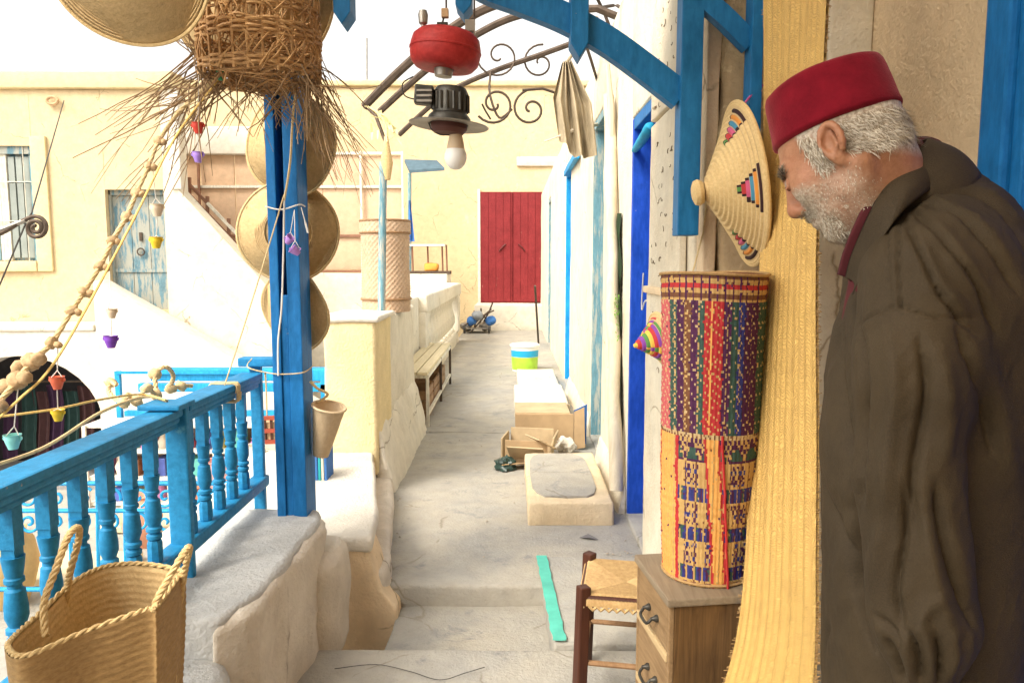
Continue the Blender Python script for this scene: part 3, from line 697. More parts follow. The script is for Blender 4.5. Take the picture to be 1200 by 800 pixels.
MB().bb((XB-.02,2.925,.40),(XB+.025,2.955,1.02)).build('end_post', BL, br, bevel=.006)
MB().bb((XB-.05,2.885,1.0),(XB+.16,2.95,1.035)).build('end_post_cap', BL, br, bevel=.006)
H = .911-.546
def bal_mesh():
    mb = MB()
    mb.box((0,0,H-.045),(.036,.036,.09)); mb.box((0,0,H-.10),(.032,.032,.022),None,0,1)
    for (a,b,c) in (): pass
    mb.lathe([(.018,H-.155),(.022,H-.135),(.026,H-.108)], 12)
    mb.lathe([(.015,.068),(.024,.072),(.024,.082),(.016,.088),(.025,.094),(.025,.103),(.018,.108),(.026,.128),(.026,.150),(.022,.185),(.0155,H-.175),(.016,H-.168),(.022,H-.163),(.022,H-.155),(.017,H-.150)], 14)
    mb.lathe([(.021,0),(.025,.008),(.025,.055),(.020,.068)], 8)
    return mb
bm0 = None; ys = [1.00+.118*i for i in range(10)] + [2.30+.118*i for i in range(5)]
for yb in ys:
    if abs(yb-2.21) < .05: continue
    if bm0 is None: o = bal_mesh().build('baluster', BL, br, loc=(XB,yb,.546), smooth=35); bm0 = o.data
    else:
        o = link(bm0, 'baluster', br, (XB,yb,.546)); o.scale = (.88,.88,1); o.rotation_euler.z = random.uniform(-.15,.15)
# wires tied round rail and post
def rope_tie(label, pts, r, m, name='tie_cord', cat_='cord'):
    t = MB().tube(pts, r, 6).build(name, m, None, smooth=True); return tag(t, label, cat_)
cy = 2.60
tag(MB().tube([(XB+.052*max(-.95,min(.95,1.25*math.cos(a))), cy+.008*i/12+.004*math.sin(a*3), .945+.036*max(-.95,min(.95,1.25*math.sin(a)))) for i, a in enumerate(np.linspace(0, 6.28*3, 60))], .0042, 6).build('wound_straw_cord', M['rope'], None, smooth=True), 'straw cord wound round the blue balustrade handrail', 'cord')
pz = W(345,437,Y=2.74).z
tag(MB().tube(cat([(XB+.02,2.85,1.037),(-.99,2.75,pz+.02),(x0-.004,YP-.066,pz),((x0+x1)/2,YP-.072,pz-.002),(x1+.006,YP-.066,pz+.004),(x1+.008,YP+.05,pz+.012)], 5), .0022, 6).build('tie_wire', M['rope'], None, smooth=True), 'rusty tie wire around the blue porch post', 'wire')
tag(MB().tube(cat([(x0-.004,YP-.066,W(345,242,Y=2.74).z),((x0+x1)/2,YP-.074,W(345,246,Y=2.74).z),(x1+.006,YP-.066,W(345,240,Y=2.74).z),(x1+.004,YP+.02,W(345,240,Y=2.74).z)],5), .003, 6).build('white_string', M['whitewire'], None, smooth=True), 'white string tied round the post above the lilac pots', 'string')
tag(MB().tube(cat([W(353,243,Y=2.725),W(357,258,Y=2.72),W(361,273,Y=2.72)],4), [.002]*5+[.004]*4, 5).build('string_tail', M['whitewire'], None, smooth=True), 'loose white tail of string dangling on the blue post', 'string')
wire_pts = cat([W(333,235,Y=2.72), W(332,300,Y=2.725), W(330,360,Y=2.725), W(326,400,Y=2.725), W(326,440,Y=2.725)], 6)
tag(MB().tube(wire_pts, .0035, 6).build('white_cable', M['whitewire'], None, smooth=True), 'white electric cable running down the blue post', 'cable')
tag(MB().tube(cat([W(360,60,Y=2.72), W(345,120,Y=2.72), W(340,190,Y=2.715), W(333,235,Y=2.72)], 6), .0042, 6).build('electric_flex', M['rope'], None, smooth=True), 'pale flex running down the post from the twig basket', 'cable')
tag(MB().tube(sag(W(333,228,Y=2.72), (XB+.02,2.57,.978), .01), .0025, 6).build('guy_cord', M['rope'], None), 'thin taut cord from porch post to balustrade handrail', 'cord')
# ---------------------------------------------------------------- straw tote basket on the ledge
ZR = .715
rimpx = [(6,762),(28,771),(100,742),(172,716),(186,712),(212,676),(214,668),(170,660),(125,663),(84,682),(40,722),(12,748)]
rim = cat([W(px, py, Z=ZR+dz) for (px, py), dz in zip(rimpx, (0,0,0,.01,.01,.015,.015,.01,.005,0,0,0))], 8, True)
cen = sum(rim, Vector())/len(rim)
bt = thing('straw_tote_basket', 'large woven straw tote with rope handles on the ledge', 'basket', (cen.x, cen.y, .335))
nR = len(rim)
def bask(off):
    def fn(u, v):
        i = int(round(u*nR)) % nR; p = rim[i]; d = p-cen; d.z = 0
        tt = v; s = 1-.20*tt**1.5
        rows = .0007*math.sin(v*2*math.pi*24) + .0014*math.sin(u*nR*1.05 + 3.14*int(v*24))*math.sin(v*math.pi*24)
        q = Vector((cen.x, cen.y, 0)) + d*s + d.normalized()*(rows-off); q.z = p.z*(1-tt) + .345*tt
        return q
    return fn
mb = MB(); mb.grid(bask(0), nR, 110, closeu=True); o = mb.build('body', M['plait'], bt, smooth='all')
mb = MB(); mb.grid(bask(.014), nR, 100, closeu=True); mb.build('lining', M['straw_in'], bt, smooth='all')
fl_ = MB(); fl_.add([bask(.006)(i/nR, 1) for i in range(nR)], [tuple(range(nR))]); fl_.build('base', M['straw_in'], bt)
# braided rim: two twisted strands
for ph in (0, math.pi):
    pts = []
    for i in range(nR*2):
        a, b = rim[(i//2) % nR], rim[(i//2+1) % nR]; p = a.lerp(b, (i % 2)/2)
        d = (p-cen); d.z = 0; d.normalize(); th = i*1.05+ph
        pts.append(p + d*(.0030*math.cos(th)-.006) + Vector((0,0,.0030*math.sin(th)+.002)))
    MB().tube(pts, .0034, 6, closed=True).build('rim_braid', M['straw'], bt, smooth=True)
def braid(pts, r, name, parent, m, tw=1.2):
    pts = cat(pts, 10)
    for ph in (0, 2.09, 4.19):
        out = []
        for i, p in enumerate(pts):
            t = (pts[min(i+1,len(pts)-1)]-pts[max(i-1,0)]).normalized(); x = t.orthogonal().normalized()
            x = (Vector((1,.3,.2)) - t*t.dot(Vector((1,.3,.2)))).normalized(); y_ = t.cross(x)
            out.append(p + (x*math.cos(i*tw+ph) + y_*math.sin(i*tw+ph))*r)
        MB().tube(out, r*1.05, 6).build(name, m, parent, smooth=True)
Yb = lambda px, py, d=0: W(px, py, Z=ZR) 
hb = [W(53,745,Y=1.34), W(52,705,Y=1.365), W(66,665,Y=1.40), W(80,628,Y=1.43), W(91,618,Y=1.45), W(92,632,Y=1.46), W(82,670,Y=1.48), W(79,692,Y=1.50), W(77,730,Y=1.52)]
braid(hb, .0038, 'handle', bt, M['straw'], .9)
hb = [W(178,800,Y=1.415), W(178,760,Y=1.412), W(180,714,Y=1.41), W(196,680,Y=1.43), W(216,647,Y=1.45), W(222,642,Y=1.47), W(218,660,Y=1.52), W(213,690,Y=1.545), W(206,745,Y=1.53), W(203,800,Y=1.50)]
braid(hb, .0038, 'handle', bt, M['straw'], .9)
# ---------------------------------------------------------------- straw hats on the post and under the beam
def hat(px, py, Y, rad, ax, label, crown=.55, h=.55, m='straw', roll=0, grp=None, name='straw_hat', minn='straw_in'):
    """lathe hat, crown pointing along ax, brim facing the other way"""
    c = W(px, py, Y=Y); t = thing(name, label, 'hat', c, grp)
    Mx = axis_matrix(c, ax)
    prof = []; nb = 64
    for i in range(nb+1):
        r = rad*(1-(1-crown)*i/nb); prof.append((r, .0022*math.sin(i*math.pi/2.0)+ .012*math.sin(i/nb*3)))
    nc = 14
    for i in range(1, nc+1):
        a = i/nc*math.pi/2; prof.append((rad*crown*(math.cos(a)**.6 if i < nc else 0.0001), rad*h*math.sin(a)+.002*math.sin(i*2.5)))
    inn = [(max(r-.006, .0001), z-.006) for r, z in prof]
    jit = random.random()*9
    def wob(mb):
        for i, v in enumerate(mb.v):
            d = Vector(v)-c; k = (d.length/rad)**2
            mb.v[i] = tuple(Vector(v) + Vector(ax).normalized()*(.012*k*math.sin(3*math.atan2(d.z, d.x)+jit)))
        return mb
    wob(MB().lathe(prof, 56, Mx)).build('shell', M[m], t, smooth='all')
    wob(MB().lathe(inn, 56, Mx)).build('lining', M[minn], t, smooth='all')
    ed = [Mx @ Vector((rad*math.cos(a), rad*math.sin(a), -.003)) for a in np.linspace(0, 2*math.pi, 57)[:-1]]
    e = MB().tube(ed, .0055, 6, closed=True); wob(e).build('edge_binding', M[m], t, smooth=True)
    return t
hat(341,171,2.95,.193,(.25,1,.05), 'straw hat on the porch post just below the twig basket', .5, .45)
hat(338,272,2.96,.196,(-.10,1,.0), 'straw hat on the porch post behind the lilac pots', .5, .45)
hat(346,364,2.97,.170,(.55,1,.1), 'lowest straw hat on the blue porch post', .55, .5)
hat(292,-12,2.63,.295,(.10,1,.12), 'large round straw hat hung behind the twig basket', .45, .35, 'coil')
hat(146,-56,2.10,.238,(.05,1,.45), 'wide tan straw hat hanging beside the twig basket over the balustrade', .5, .3, 'straw')
# hang loops up to the beam
tag(MB().tube([W(290,-40,Y=2.70), Vector((W(290,-40,Y=2.70).x, 2.70, 2.6))], .004, 5).build('hat_hanger', M['rope']), 'cord holding the large hat behind the twig basket', 'cord')
tag(MB().tube([W(146,-60,Y=2.10)+Vector((0,0,.03)), Vector((W(146,-60,Y=2.10).x, 2.10, 2.61))], .004, 5).build('hat_hanger', M['rope']), 'cord holding the wide tan hat under the ceiling', 'cord')
# ---------------------------------------------------------------- twig basket bursting with twigs
ct = W(305,96,Y=2.45); rt = .185
tb = thing('twig_basket', 'upturned wicker basket with loose twigs bursting from its rim', 'basket', ct)
base = Vector((W(305,60,Y=2.45).x, 2.45, W(305,96,Y=2.45).z))
hgt = .40
# stakes and woven bands
for k in range(26):
    a = 2*math.pi*k/26
    pts = [base + Vector((math.cos(a)*rt*(1-.10*abs(q-.35)), math.sin(a)*rt*(1-.10*abs(q-.35)), q*hgt)) for q in np.linspace(0, 1, 7)]
    MB().tube(pts, .005, 5).build('stake', M['wicker'], tb, smooth=True)
mb = MB()
for band_z, nrow in ((.015,4),(.105,6),(.185,5),(.30,6)):
    for rr in range(nrow):
        zz = band_z + rr*.0085
        pts = []
        for k in range(104):
            a = 2*math.pi*k/104; rad = rt*(1-.10*abs(zz/hgt-.35)) + .006*math.sin(k*math.pi/4 + rr*math.pi)
            pts.append(base + Vector((math.cos(a)*rad, math.sin(a)*rad, zz + .006*noise.noise(Vector((k*.2, rr, band_z*9))))))
        mb.tube(pts, .0048, 5, closed=True)
wb = mb.build('woven_bands', M['wicker'], tb, smooth=True); wb['kind'] = 'stuff'
mb = MB()
for k in range(210):     # criss-cross lattice withies
    a = random.uniform(0, 6.28); da = random.choice((-1,1))*random.uniform(.25,.7); z0 = random.uniform(0,.30)
    mb.tube([base + Vector((math.cos(a+da*q)*(rt+.007*math.sin(q*6)), math.sin(a+da*q)*(rt+.007*math.sin(q*6)), min(z0+q*random.uniform(.10,.14), hgt))) for q in np.linspace(0,1,5)], random.uniform(.0018,.0035), 4)
for k in range(130):     # tangled bottom
    a, r0 = random.uniform(0,6.28), random.uniform(.03,rt*.95); b, r1 = a+random.uniform(.5,2.4), random.uniform(.06,rt)
    z = random.uniform(-.015,.10)
    mb.tube([base+Vector((math.cos(a)*r0, math.sin(a)*r0, z)), base+Vector((math.cos((a+b)/2)*(r0+r1)/2, math.sin((a+b)/2)*(r0+r1)/2, z-.02)), base+Vector((math.cos(b)*r1, math.sin(b)*r1, z+.01))], random.uniform(.002,.004), 4)
lw = mb.build('lattice_withies', M['wicker'], tb, smooth=True); lw['kind'] = 'stuff'
mb = MB()
def twig(start, dirv, L, r):
    p = Vector(start); d = Vector(dirv).normalized(); pts = [p.copy()]
    bend = Vector((random.uniform(-.22,.22), random.uniform(-.2,.2), random.uniform(-.28,.08)))
    n = 6
    for i in range(n):
        p = p + d*L/n; d = (d + bend/n + Vector((random.gauss(0,.07), random.gauss(0,.07), random.gauss(0,.07)))).normalized(); pts.append(p.copy())
    mb.tube(pts, [r*(1-.6*i/n) for i in range(n+1)], 4)
    if random.random() < .6:
        i = random.randint(2,4); twd = (d + Vector((random.uniform(-.6,.6), random.uniform(-.4,.4), random.uniform(-.4,.3)))).normalized()
        mb.tube([pts[i], pts[i]+twd*L*.18, pts[i]+twd*L*.3+Vector((0,0,-.01))], [r*.6, r*.45, r*.2], 4)
for k in range(52):    # left burst
    s = base + Vector((-rt*random.uniform(.55,1.0), random.uniform(-.10,.10), random.uniform(-.02,.10)))
    e = W(random.uniform(115,235), random.uniform(125,225), Y=2.45+random.uniform(-.2,.25)); d = e-s
    twig(s, d + Vector((0,0,.03)), d.length*random.uniform(.7,1.25), random.uniform(.0018,.0034))
for k in range(56):    # right burst
    s = base + Vector((rt*random.uniform(.45,1.0), random.uniform(-.10,.12), random.uniform(-.02,.10)))
    e = W(random.uniform(345,440), random.uniform(130,245), Y=2.45+random.uniform(-.2,.22)); d = e-s
    twig(s, d + Vector((.02,0,.04)), d.length*random.uniform(.55,1.1), random.uniform(.0018,.0034))
for k in range(42):    # below
    s = base + Vector((rt*random.uniform(-.95,.95), random.uniform(-.14,.14), random.uniform(-.01,.04)))
    e = W(random.uniform(215,400), random.uniform(130,205), Y=2.45+random.uniform(-.2,.2)); d = e-s
    twig(s, d, d.length*random.uniform(.35,.95), random.uniform(.002,.0034))
for k in range(14):    # a few twigs sticking up past the hats
    s = base + Vector((-rt*random.uniform(.8,1.05), random.uniform(-.1,.05), random.uniform(.02,.1)))
    e = W(random.uniform(160,250), random.uniform(-40,40), Y=2.35); twig(s, e-s, (e-s).length*random.uniform(.6,1), .0022)
tw = mb.build('twigs', M['twig'], tb, smooth=True); tw['kind'] = 'stuff'
tag(MB().tube([base+Vector((0,0,hgt*.98)), Vector((base.x,base.y,2.61))], .006, 6).build('basket_hanger', M['rope']), 'cord holding the twig basket under the porch ceiling', 'cord')
for k in range(3): 
    a = k*2.1; MB().tube([base+Vector((math.cos(a)*rt*.93, math.sin(a)*rt*.93, hgt*.97)), base+Vector((0,0,hgt))], .004, 5).build('hanger', M['rope'], tb)
# ---------------------------------------------------------------- garland of straw balls and the yellow rope
gp = [W(212,128,Y=2.45), W(186,165,Y=2.35), W(174,195,Y=2.28), W(160,226,Y=2.2), W(148,254,Y=2.12), W(132,282,Y=2.05), W(117,312,Y=1.98), W(98,342,Y=1.9), W(84,364,Y=1.85), W(60,402,Y=1.78), W(37,424,Y=1.72), W(20,446,Y=1.68), W(-8,478,Y=1.62), W(-50,520,Y=1.55)]
ga = thing('ball_garland', 'rope garland threaded with straw balls hanging from the twig basket', 'garland', gp[-1])
gl = cat(gp, 8); gl[0] = base + Vector((-.14,-.03,0.0))
braid(gl, .0035, 'rope', ga, M['rope'], 1.1)
def ball(c, r, name, parent, m=None):
    mb = MB(); prof = [(max(r*math.sin(a)*(1+.08*math.sin(a*11)), .0001), -r*.75*math.cos(a)) for a in np.linspace(0, math.pi, 11)]
    mb.lathe(prof, 12, axis_matrix(c, (random.uniform(-1,1), random.uniform(-1,1), random.uniform(-1,1))))
    for i, v in enumerate(mb.v):
        d = Vector(v)-Vector(c); mb.v[i] = tuple(Vector(c)+d*(1+.25*noise.noise(Vector(v)*90)))
    mb.build(name, m or M['bead'], parent, smooth='all')
for i, p in enumerate(gp[1:-1]):
    r = .016 if i < 9 else .021
    ball(p, r, 'straw_ball', ga)
    if i < 9: ball(p + Vector((.016,0,-.004)), r*.7, 'straw_ball', ga)
    else: ball(p + Vector((.03,-.02,.01)), r*.8, 'straw_ball', ga); ball(p + Vector((-.035,.01,-.015)), r*.9, 'straw_ball', ga)
yr = cat([base + Vector((-.13,-.02,.0)), W(206,160,Y=2.3), W(150,270,Y=2.05), W(70,415,Y=1.75), W(20,470,Y=1.63), W(-60,540,Y=1.5)], 8)
tag(MB().tube(yr, .0032, 6).build('yellow_rope', M['ropeyellow'], None, smooth=True), 'taut yellow rope beside the ball garland', 'rope')
tag(MB().tube(cat([W(-50,494,Y=1.65), W(60,480,Y=1.8), W(118,468,Y=1.95), W(165,462,Y=2.2), (XB,2.17,1.0)], 6), .0032, 6).build('orange_rope', M['ropeyellow'], None, smooth=True), 'orange rope stretched across to the balustrade joint cap', 'rope')
tag(MB().tube(cat([W(-40,555,Y=1.6), W(50,525,Y=1.8), W(120,482,Y=2.0), W(170,465,Y=2.2), (XB,2.18,.995)], 6), .0045, 6).build('grey_rope', M['rope'], None, smooth=True), 'frayed pale rope lying along the balustrade handrail', 'rope')
# second rope bundle lying on the handrail
rb = thing('rope_bundle', 'coiled straw rope with knots lying on the balustrade handrail', 'rope', W(160,462,Y=2.25))
rpts = [W(136,450,Y=2.25), W(130,448,Y=2.3), W(128,460,Y=2.25), W(145,472,Y=2.2), W(150,462,Y=2.25), W(160,470,Y=2.25), W(172,455,Y=2.3), W(183,462,Y=2.35), W(182,438,Y=2.4), W(194,430,Y=2.4), W(203,440,Y=2.45), W(200,455,Y=2.45), W(212,452,Y=2.5), W(225,452,Y=2.55)]
braid(rpts, .004, 'rope', rb, M['rope'], 1.0)
for i in (1,3,5,6,7,8,11,12): ball(rpts[i], .02, 'knot', rb, M['rope'])
# ---------------------------------------------------------------- little painted pots on threads
def pot(px, py, Y, r, col, label, top, grp=None, tilt=(0,0,1), flat=False):
    r *= .68; c = W(px, py, Y=Y); t = thing('hanging_pot', label, 'pot', c - Vector((0,0,r)), grp)
    prof = [(.0001,-r*1.0),(r*.55,-r*1.0),(r*.68,-r*.6),(r*.88,0),(r*.98,r*.45),(r*.92,r*.6),(r*1.08,r*.9),(r*1.0,r*.9),(r*.8,r*.4),(r*.5,-r*.8),(.0001,-r*.85)]
    MB().lathe(prof, 18, axis_matrix(c, tilt), caps=False).build('body', CUP[col], t, smooth=50)
    for s in (-1,1):
        hp = [c + Vector((s*r*q[0], 0, r*q[1])) for q in ((.9,.5),(1.12,.6),(1.14,.3),(.85,.12))]
        MB().tube(cat(hp,3), r*.12, 5).build('lug', CUP[col], t, smooth=True)
    tp = top if isinstance(top, Vector) else W(*top[:2], Y=top[2])
    MB().tube([c+Vector((-r*.9,0,r*.6)), c.lerp(tp,.25)+Vector((0,0,0)), tp], .0014, 4).build('thread', M['whitewire'], t)
    MB().tube([c+Vector((r*.9,0,r*.6)), c.lerp(tp,.25)], .0014, 4).build('thread', M['whitewire'], t)
    return t
bl_ = base + Vector((-.12,-.06,.02))
pot(258,89,2.42,.020,'green','small green pot hanging under the twig basket', base+Vector((-.12,-.03,.02)))
pot(232,150,2.38,.026,'red','small red pot hanging above the violet pot', base+Vector((-.17,-.07,.02)))
pot(232,184,2.38,.025,'violet','small violet pot hanging below the red pot', (232,157,2.38))
pot(184,246,2.28,.028,'cream','cream pot hanging in front of the weathered blue door above a yellow pot', (178,190,2.28))
pot(183,284,2.28,.027,'yellow','yellow pot hanging in front of the weathered blue door', (184,254,2.28))
pot(131,367,2.0,.020,'cream','small cream pot hanging above the purple pot by the stair', (127,293,2.03))
pot(130,400,2.0,.026,'purple','dark purple pot hanging in front of the white stair parapet', (131,374,2.0))
pot(67,448,1.78,.024,'coral','coral red pot hanging in front of the dark archway', (68,392,1.80))
pot(68,486,1.78,.022,'yellow','yellow pot hanging below the coral pot at the archway', (67,456,1.78))
pot(15,517,1.65,.026,'aqua','pale turquoise pot hanging low by the handrail', (22,446,1.68))
pot(339,281,2.71,.024,'lilac','upper lilac pot tied to the blue post', (345,246,2.722), None, (.5,-.3,.6))
pot(346,294,2.69,.025,'lilac','lower lilac pot tied to the blue post', (345,246,2.722), None, (-.5,-.3,.5))
# ---------------------------------------------------------------- kerosene lantern with bulb
lc = W(522,60,Y=2.30)
la = thing('kerosene_lantern', 'old red tank kerosene lantern converted to a hanging bulb', 'lantern', W(533,198,Y=2.3))
k_ = 2.30/867*1.005
def LP(px, py, dy=0): return W(px, py, Y=2.30+dy)
tz = Vector((.10,0,1)); A0 = axis_matrix(lc, tz)
MB().lathe([(.0001,-.052),(.06,-.055),(.088,-.05),(.102,-.034),(.106,-.012),(.106,.012),(.100,.036),(.085,.05),(.055,.056),(.0001,.058)], 36, A0).build('tank', M['lampred'], la, smooth=60)
MB().lathe([(.1065,-.004),(.1085,-.002),(.1085,.002),(.1065,.004)], 36, A0, caps=False).build('tank_seam', M['lampred'], la, smooth=True)
dn = lambda px, py: LP(px, py)
MB().lathe([(.026,-.075),(.03,-.05)], 16, A0).build('neck', M['steel'], la, smooth=40)
A1 = axis_matrix(LP(528,120), (.08,0,1))
MB().lathe([(.050,-.036),(.052,-.034),(.052,.028),(.044,.042),(.026,.046)], 24, A1).build('hood', M['lampgrey'], la, smooth=40)
for i in range(18):
    a = 2*math.pi*i/18; MB().box(A1 @ Vector((.054*math.cos(a), .054*math.sin(a), -.002)), (.006,.006,.05), Matrix.Rotation(a,3,'Z')).build('hood_fin', M['lampgrey'], la)
MB().lathe([(.062,-.062),(.066,-.058),(.064,-.045),(.056,-.036)], 24, A1).build('collar', M['lampgrey'], la, smooth=40)
MB().lathe([(.060,-.066),(.118,-.071),(.122,-.068),(.062,-.060)], 36, A1, caps=False).build('reflector_dish', M['steel'], la, smooth=40)
MB().lathe([(.055,-.060),(.056,-.078),(.045,-.092),(.02,-.096)], 24, A1).build('burner', plain('burner_brown', (.10,.035,.025), .6), la, smooth=40)
A2 = axis_matrix(LP(534,175), (.02,0,1))
MB().lathe([(.016,.062),(.017,.05),(.022,.03),(.028,0)], 20, A2).build('bulb_base', M['bulbbase'], la, smooth=40)
MB().lathe([(.028,0),(.033,-.014),(.034,-.028),(.028,-.046),(.016,-.058),(.0001,-.062)], 24, A2).build('bulb', M['bulb'], la, smooth=True)
MB().box(LP(497,112,-.02), (.055,.045,.055), Matrix.Rotation(.1,3,'Y')).build('pump_box', M['lampgrey'], la, bevel=.005)
for zz in (-.015,0,.015): MB().box(LP(497,112,-.045)+Vector((0,0,zz)), (.045,.004,.006)).build('vent_slot', M['steel'], la)
MB().tube([LP(508,118), LP(514,124)], .008, 6).build('bracket', M['lampgrey'], la)
MB().lathe([(.014,-.01),(.016,.006),(.010,.012)], 12, axis_matrix(LP(494,47,-.03), (-.3,-.5,.8))).build('filler_cap', M['lampgrey'], la, smooth=40)
MB().lathe([(.006,-.03),(.006,.0),(.013,.006),(.015,.03),(.011,.042)], 12, axis_matrix(LP(496,30,-.03), (0,0,1))).build('valve_knob', M['steel'], la, smooth=40)
MB().bb(LP(545,36,-.02), LP(557,28,.02)).build('hanger_lug', M['steel'], la); MB().bb(LP(512,37,-.02), LP(526,31,.02)).build('hanger_lug', M['lampgrey'], la)
MB().tube(cat([LP(484,90,.02), LP(472,98), LP(474,112), LP(488,117)],4), .0022, 5).build('pump_wire', M['wire'], la, smooth=True)
MB().tube(cat([LP(501,140), LP(506,152), LP(516,158), LP(526,158)],4), .002, 5).build('cable', M['wire'], la, smooth=True)
MB().tube([LP(556,30), Vector((LP(556,30).x,2.30,2.605))], .003, 5).build('hanger_wire', M['iron'], la)
MB().tube([LP(517,33), LP(523,10), Vector((LP(523,10).x,2.30,2.605))], .003, 5).build('hanger_wire', M['iron'], la)
MB().bb(LP(517,20,-.01), LP(526,12,.01)).build('wire_hook', M['clay'], la, bevel=.003)
MB().tube(cat([LP(575,140,.0), LP(569,130), LP(565,122)],3), .003, 5).build('side_hook', M['lampgrey'], la)
# ---------------------------------------------------------------- iron canopy frame over the alley
random.seed(21)
ic = thing('iron_canopy_frame', 'rusty iron canopy arches with scrollwork over the alley', 'canopy frame', W(690,180,X=.62))
for path, Ya, Yb_, r in (([(427,125),(470,82),(520,40),(575,8),(640,-8),(690,-30)],5.1,4.4,.028), ([(445,131),(500,82),(560,40),(618,16),(700,10)],5.6,4.8,.024), ([(468,158),(520,112),(575,85),(640,62),(700,40)],6.2,5.4,.02)):
    n = len(path); pts = cat([W(px, py, Y=Ya+(Yb_-Ya)*i/(n-1)) for i, (px, py) in enumerate(path)], 8)
    end = pts[-1]; pts.append(Vector((XW+.02, end.y, end.z-.05)))
    MB().tube(pts, r, 7).build('arch_bar', M['iron'], ic, smooth=True)
def scroll(c, r, turns, a0, sgn, Y, rad, parent, m=M['iron'], name='scroll', tail=None):
    pts = []; n = int(22*turns)
    for i in range(n+1):
        q = i/n; rr = r*(.12+.88*q); a = a0+sgn*q*turns*2*math.pi; pts.append(W(c[0]+rr*math.cos(a), c[1]+rr*math.sin(a), Y=Y))
    if tail: pts += [W(x, y, Y=Y) for x, y in tail]
    MB().tube(pts, rad, 6).build(name, m, parent, smooth=True)
scroll((580,122),24,1.4,0,1,5.6,.010,ic); scroll((622,128),22,1.4,2,1,5.6,.010,ic,tail=[(612,106),(636,104),(660,112),(672,122)])
scroll((585,66),26,1.3,1,1,5.7,.008,ic); scroll((633,74),22,1.3,3,1,5.7,.008,ic)
MB().tube(cat([W(575,85,Y=5.7),W(574,110,Y=5.6),W(585,138,Y=5.6),W(600,128,Y=5.6)],5), .009, 6).build('scroll_bar', M['iron'], ic, smooth=True)
for p, q in (((650,0),(700,95)),((690,-20),(725,95)),((700,10),(735,20))):
    MB().tube(cat([W(*p,Y=5.0), W((p[0]+q[0])/2+6,(p[1]+q[1])/2-8,Y=5.2), W(*q,X=XW+.01)],4), .012, 6).build('strut', M['iron'], ic, smooth=True)
# turquoise pole, finial and yellow ribbon
po = thing('pale_turquoise_pole', 'slim pale turquoise pole on the parapet with a tan finial', 'pole', W(447,365,Y=4.98))
MB().tube([W(447,372,Y=4.98), W(449,190,Y=4.98)], .026, 10).build('shaft', M['paleblue'], po, smooth=True)
MB().lathe([(.022,-.16),(.03,-.12),(.042,-.05),(.022,.06),(.012,.12),(.001,.14)], 14, axis_matrix(W(453,182,Y=4.98),(0,0,1))).build('finial', M['straw'], po, smooth=True)
MB().tube([W(453,170,Y=4.98), W(440,135,Y=5.05), W(428,124,Y=5.1)], .012, 6).build('hook_rod', M['iron'], po)
rbn = thing('yellow_ribbon', 'tattered yellow ribbon tied round the tip of the turquoise pole', 'ribbon', W(450,150,Y=4.95))
for k in range(9):
    s = W(random.uniform(432,456), random.uniform(128,146), Y=4.96); e = s + Vector((random.uniform(-.08,.10), random.uniform(-.03,.03), random.uniform(-.16,.0)))
    side = Vector((.006,0,.002)); md = s.lerp(e,.5)+Vector((random.uniform(-.03,.03),.02,0))
    MB().add([s-side, s+side, md+side*1.4, md-side*1.4, e-side*.6, e+side*.6], [(0,1,2,3),(3,2,5,4)]).build('streamer', plain('ribbon_yellow', (.80,.70,.34), .8) if k == 0 else bpy.data.materials['ribbon_yellow'], rbn)
MB().tube(cat([W(428,124,Y=4.97), W(442,132,Y=4.95), W(452,146,Y=4.95), W(454,160,Y=4.96)],4), .007, 6).build('knotted_band', bpy.data.materials['ribbon_yellow'], rbn, smooth=True)
# tall wicker cylinder on the parapet
wc = thing('tall_wicker_cylinder', 'tall pale woven cane cylinder standing on the alley parapet', 'basket', W(453,364,Y=5.45))
cB = Vector((W(453,364,Y=5.45).x, 5.45, 1.058)); hC = W(453,258,Y=5.45).z-1.058; rC = .172
CW = straw_mat('pale_cane', (.42,.27,.17), (.62,.45,.31), 30)
def wcfn(u, v):
    a = u*2*math.pi; r = rC*(1+.015*math.sin(v*9)) + .005*math.sin(u*2*math.pi*30)*math.sin(v*math.pi*34)
    if v > .86: r += .008
    return cB + Vector((math.cos(a)*r, math.sin(a)*r, v*hC))
MB().grid(wcfn, 120, 110, closeu=True).build('body', CW, wc, smooth='all')
MB().lathe([(rC*.97,0),(rC*.9,.0)], 24, Matrix.Translation(cB+Vector((0,0,hC*.97)))).build('lid', CW, wc)
for q in (.14,.86,.99): MB().tube([cB+Vector((math.cos(a)*(rC+.008), math.sin(a)*(rC+.008), q*hC)) for a in np.linspace(0,6.2832,41)[:-1]], .009, 6, closed=True).build('hoop', M['brownwood'], wc, smooth=True)
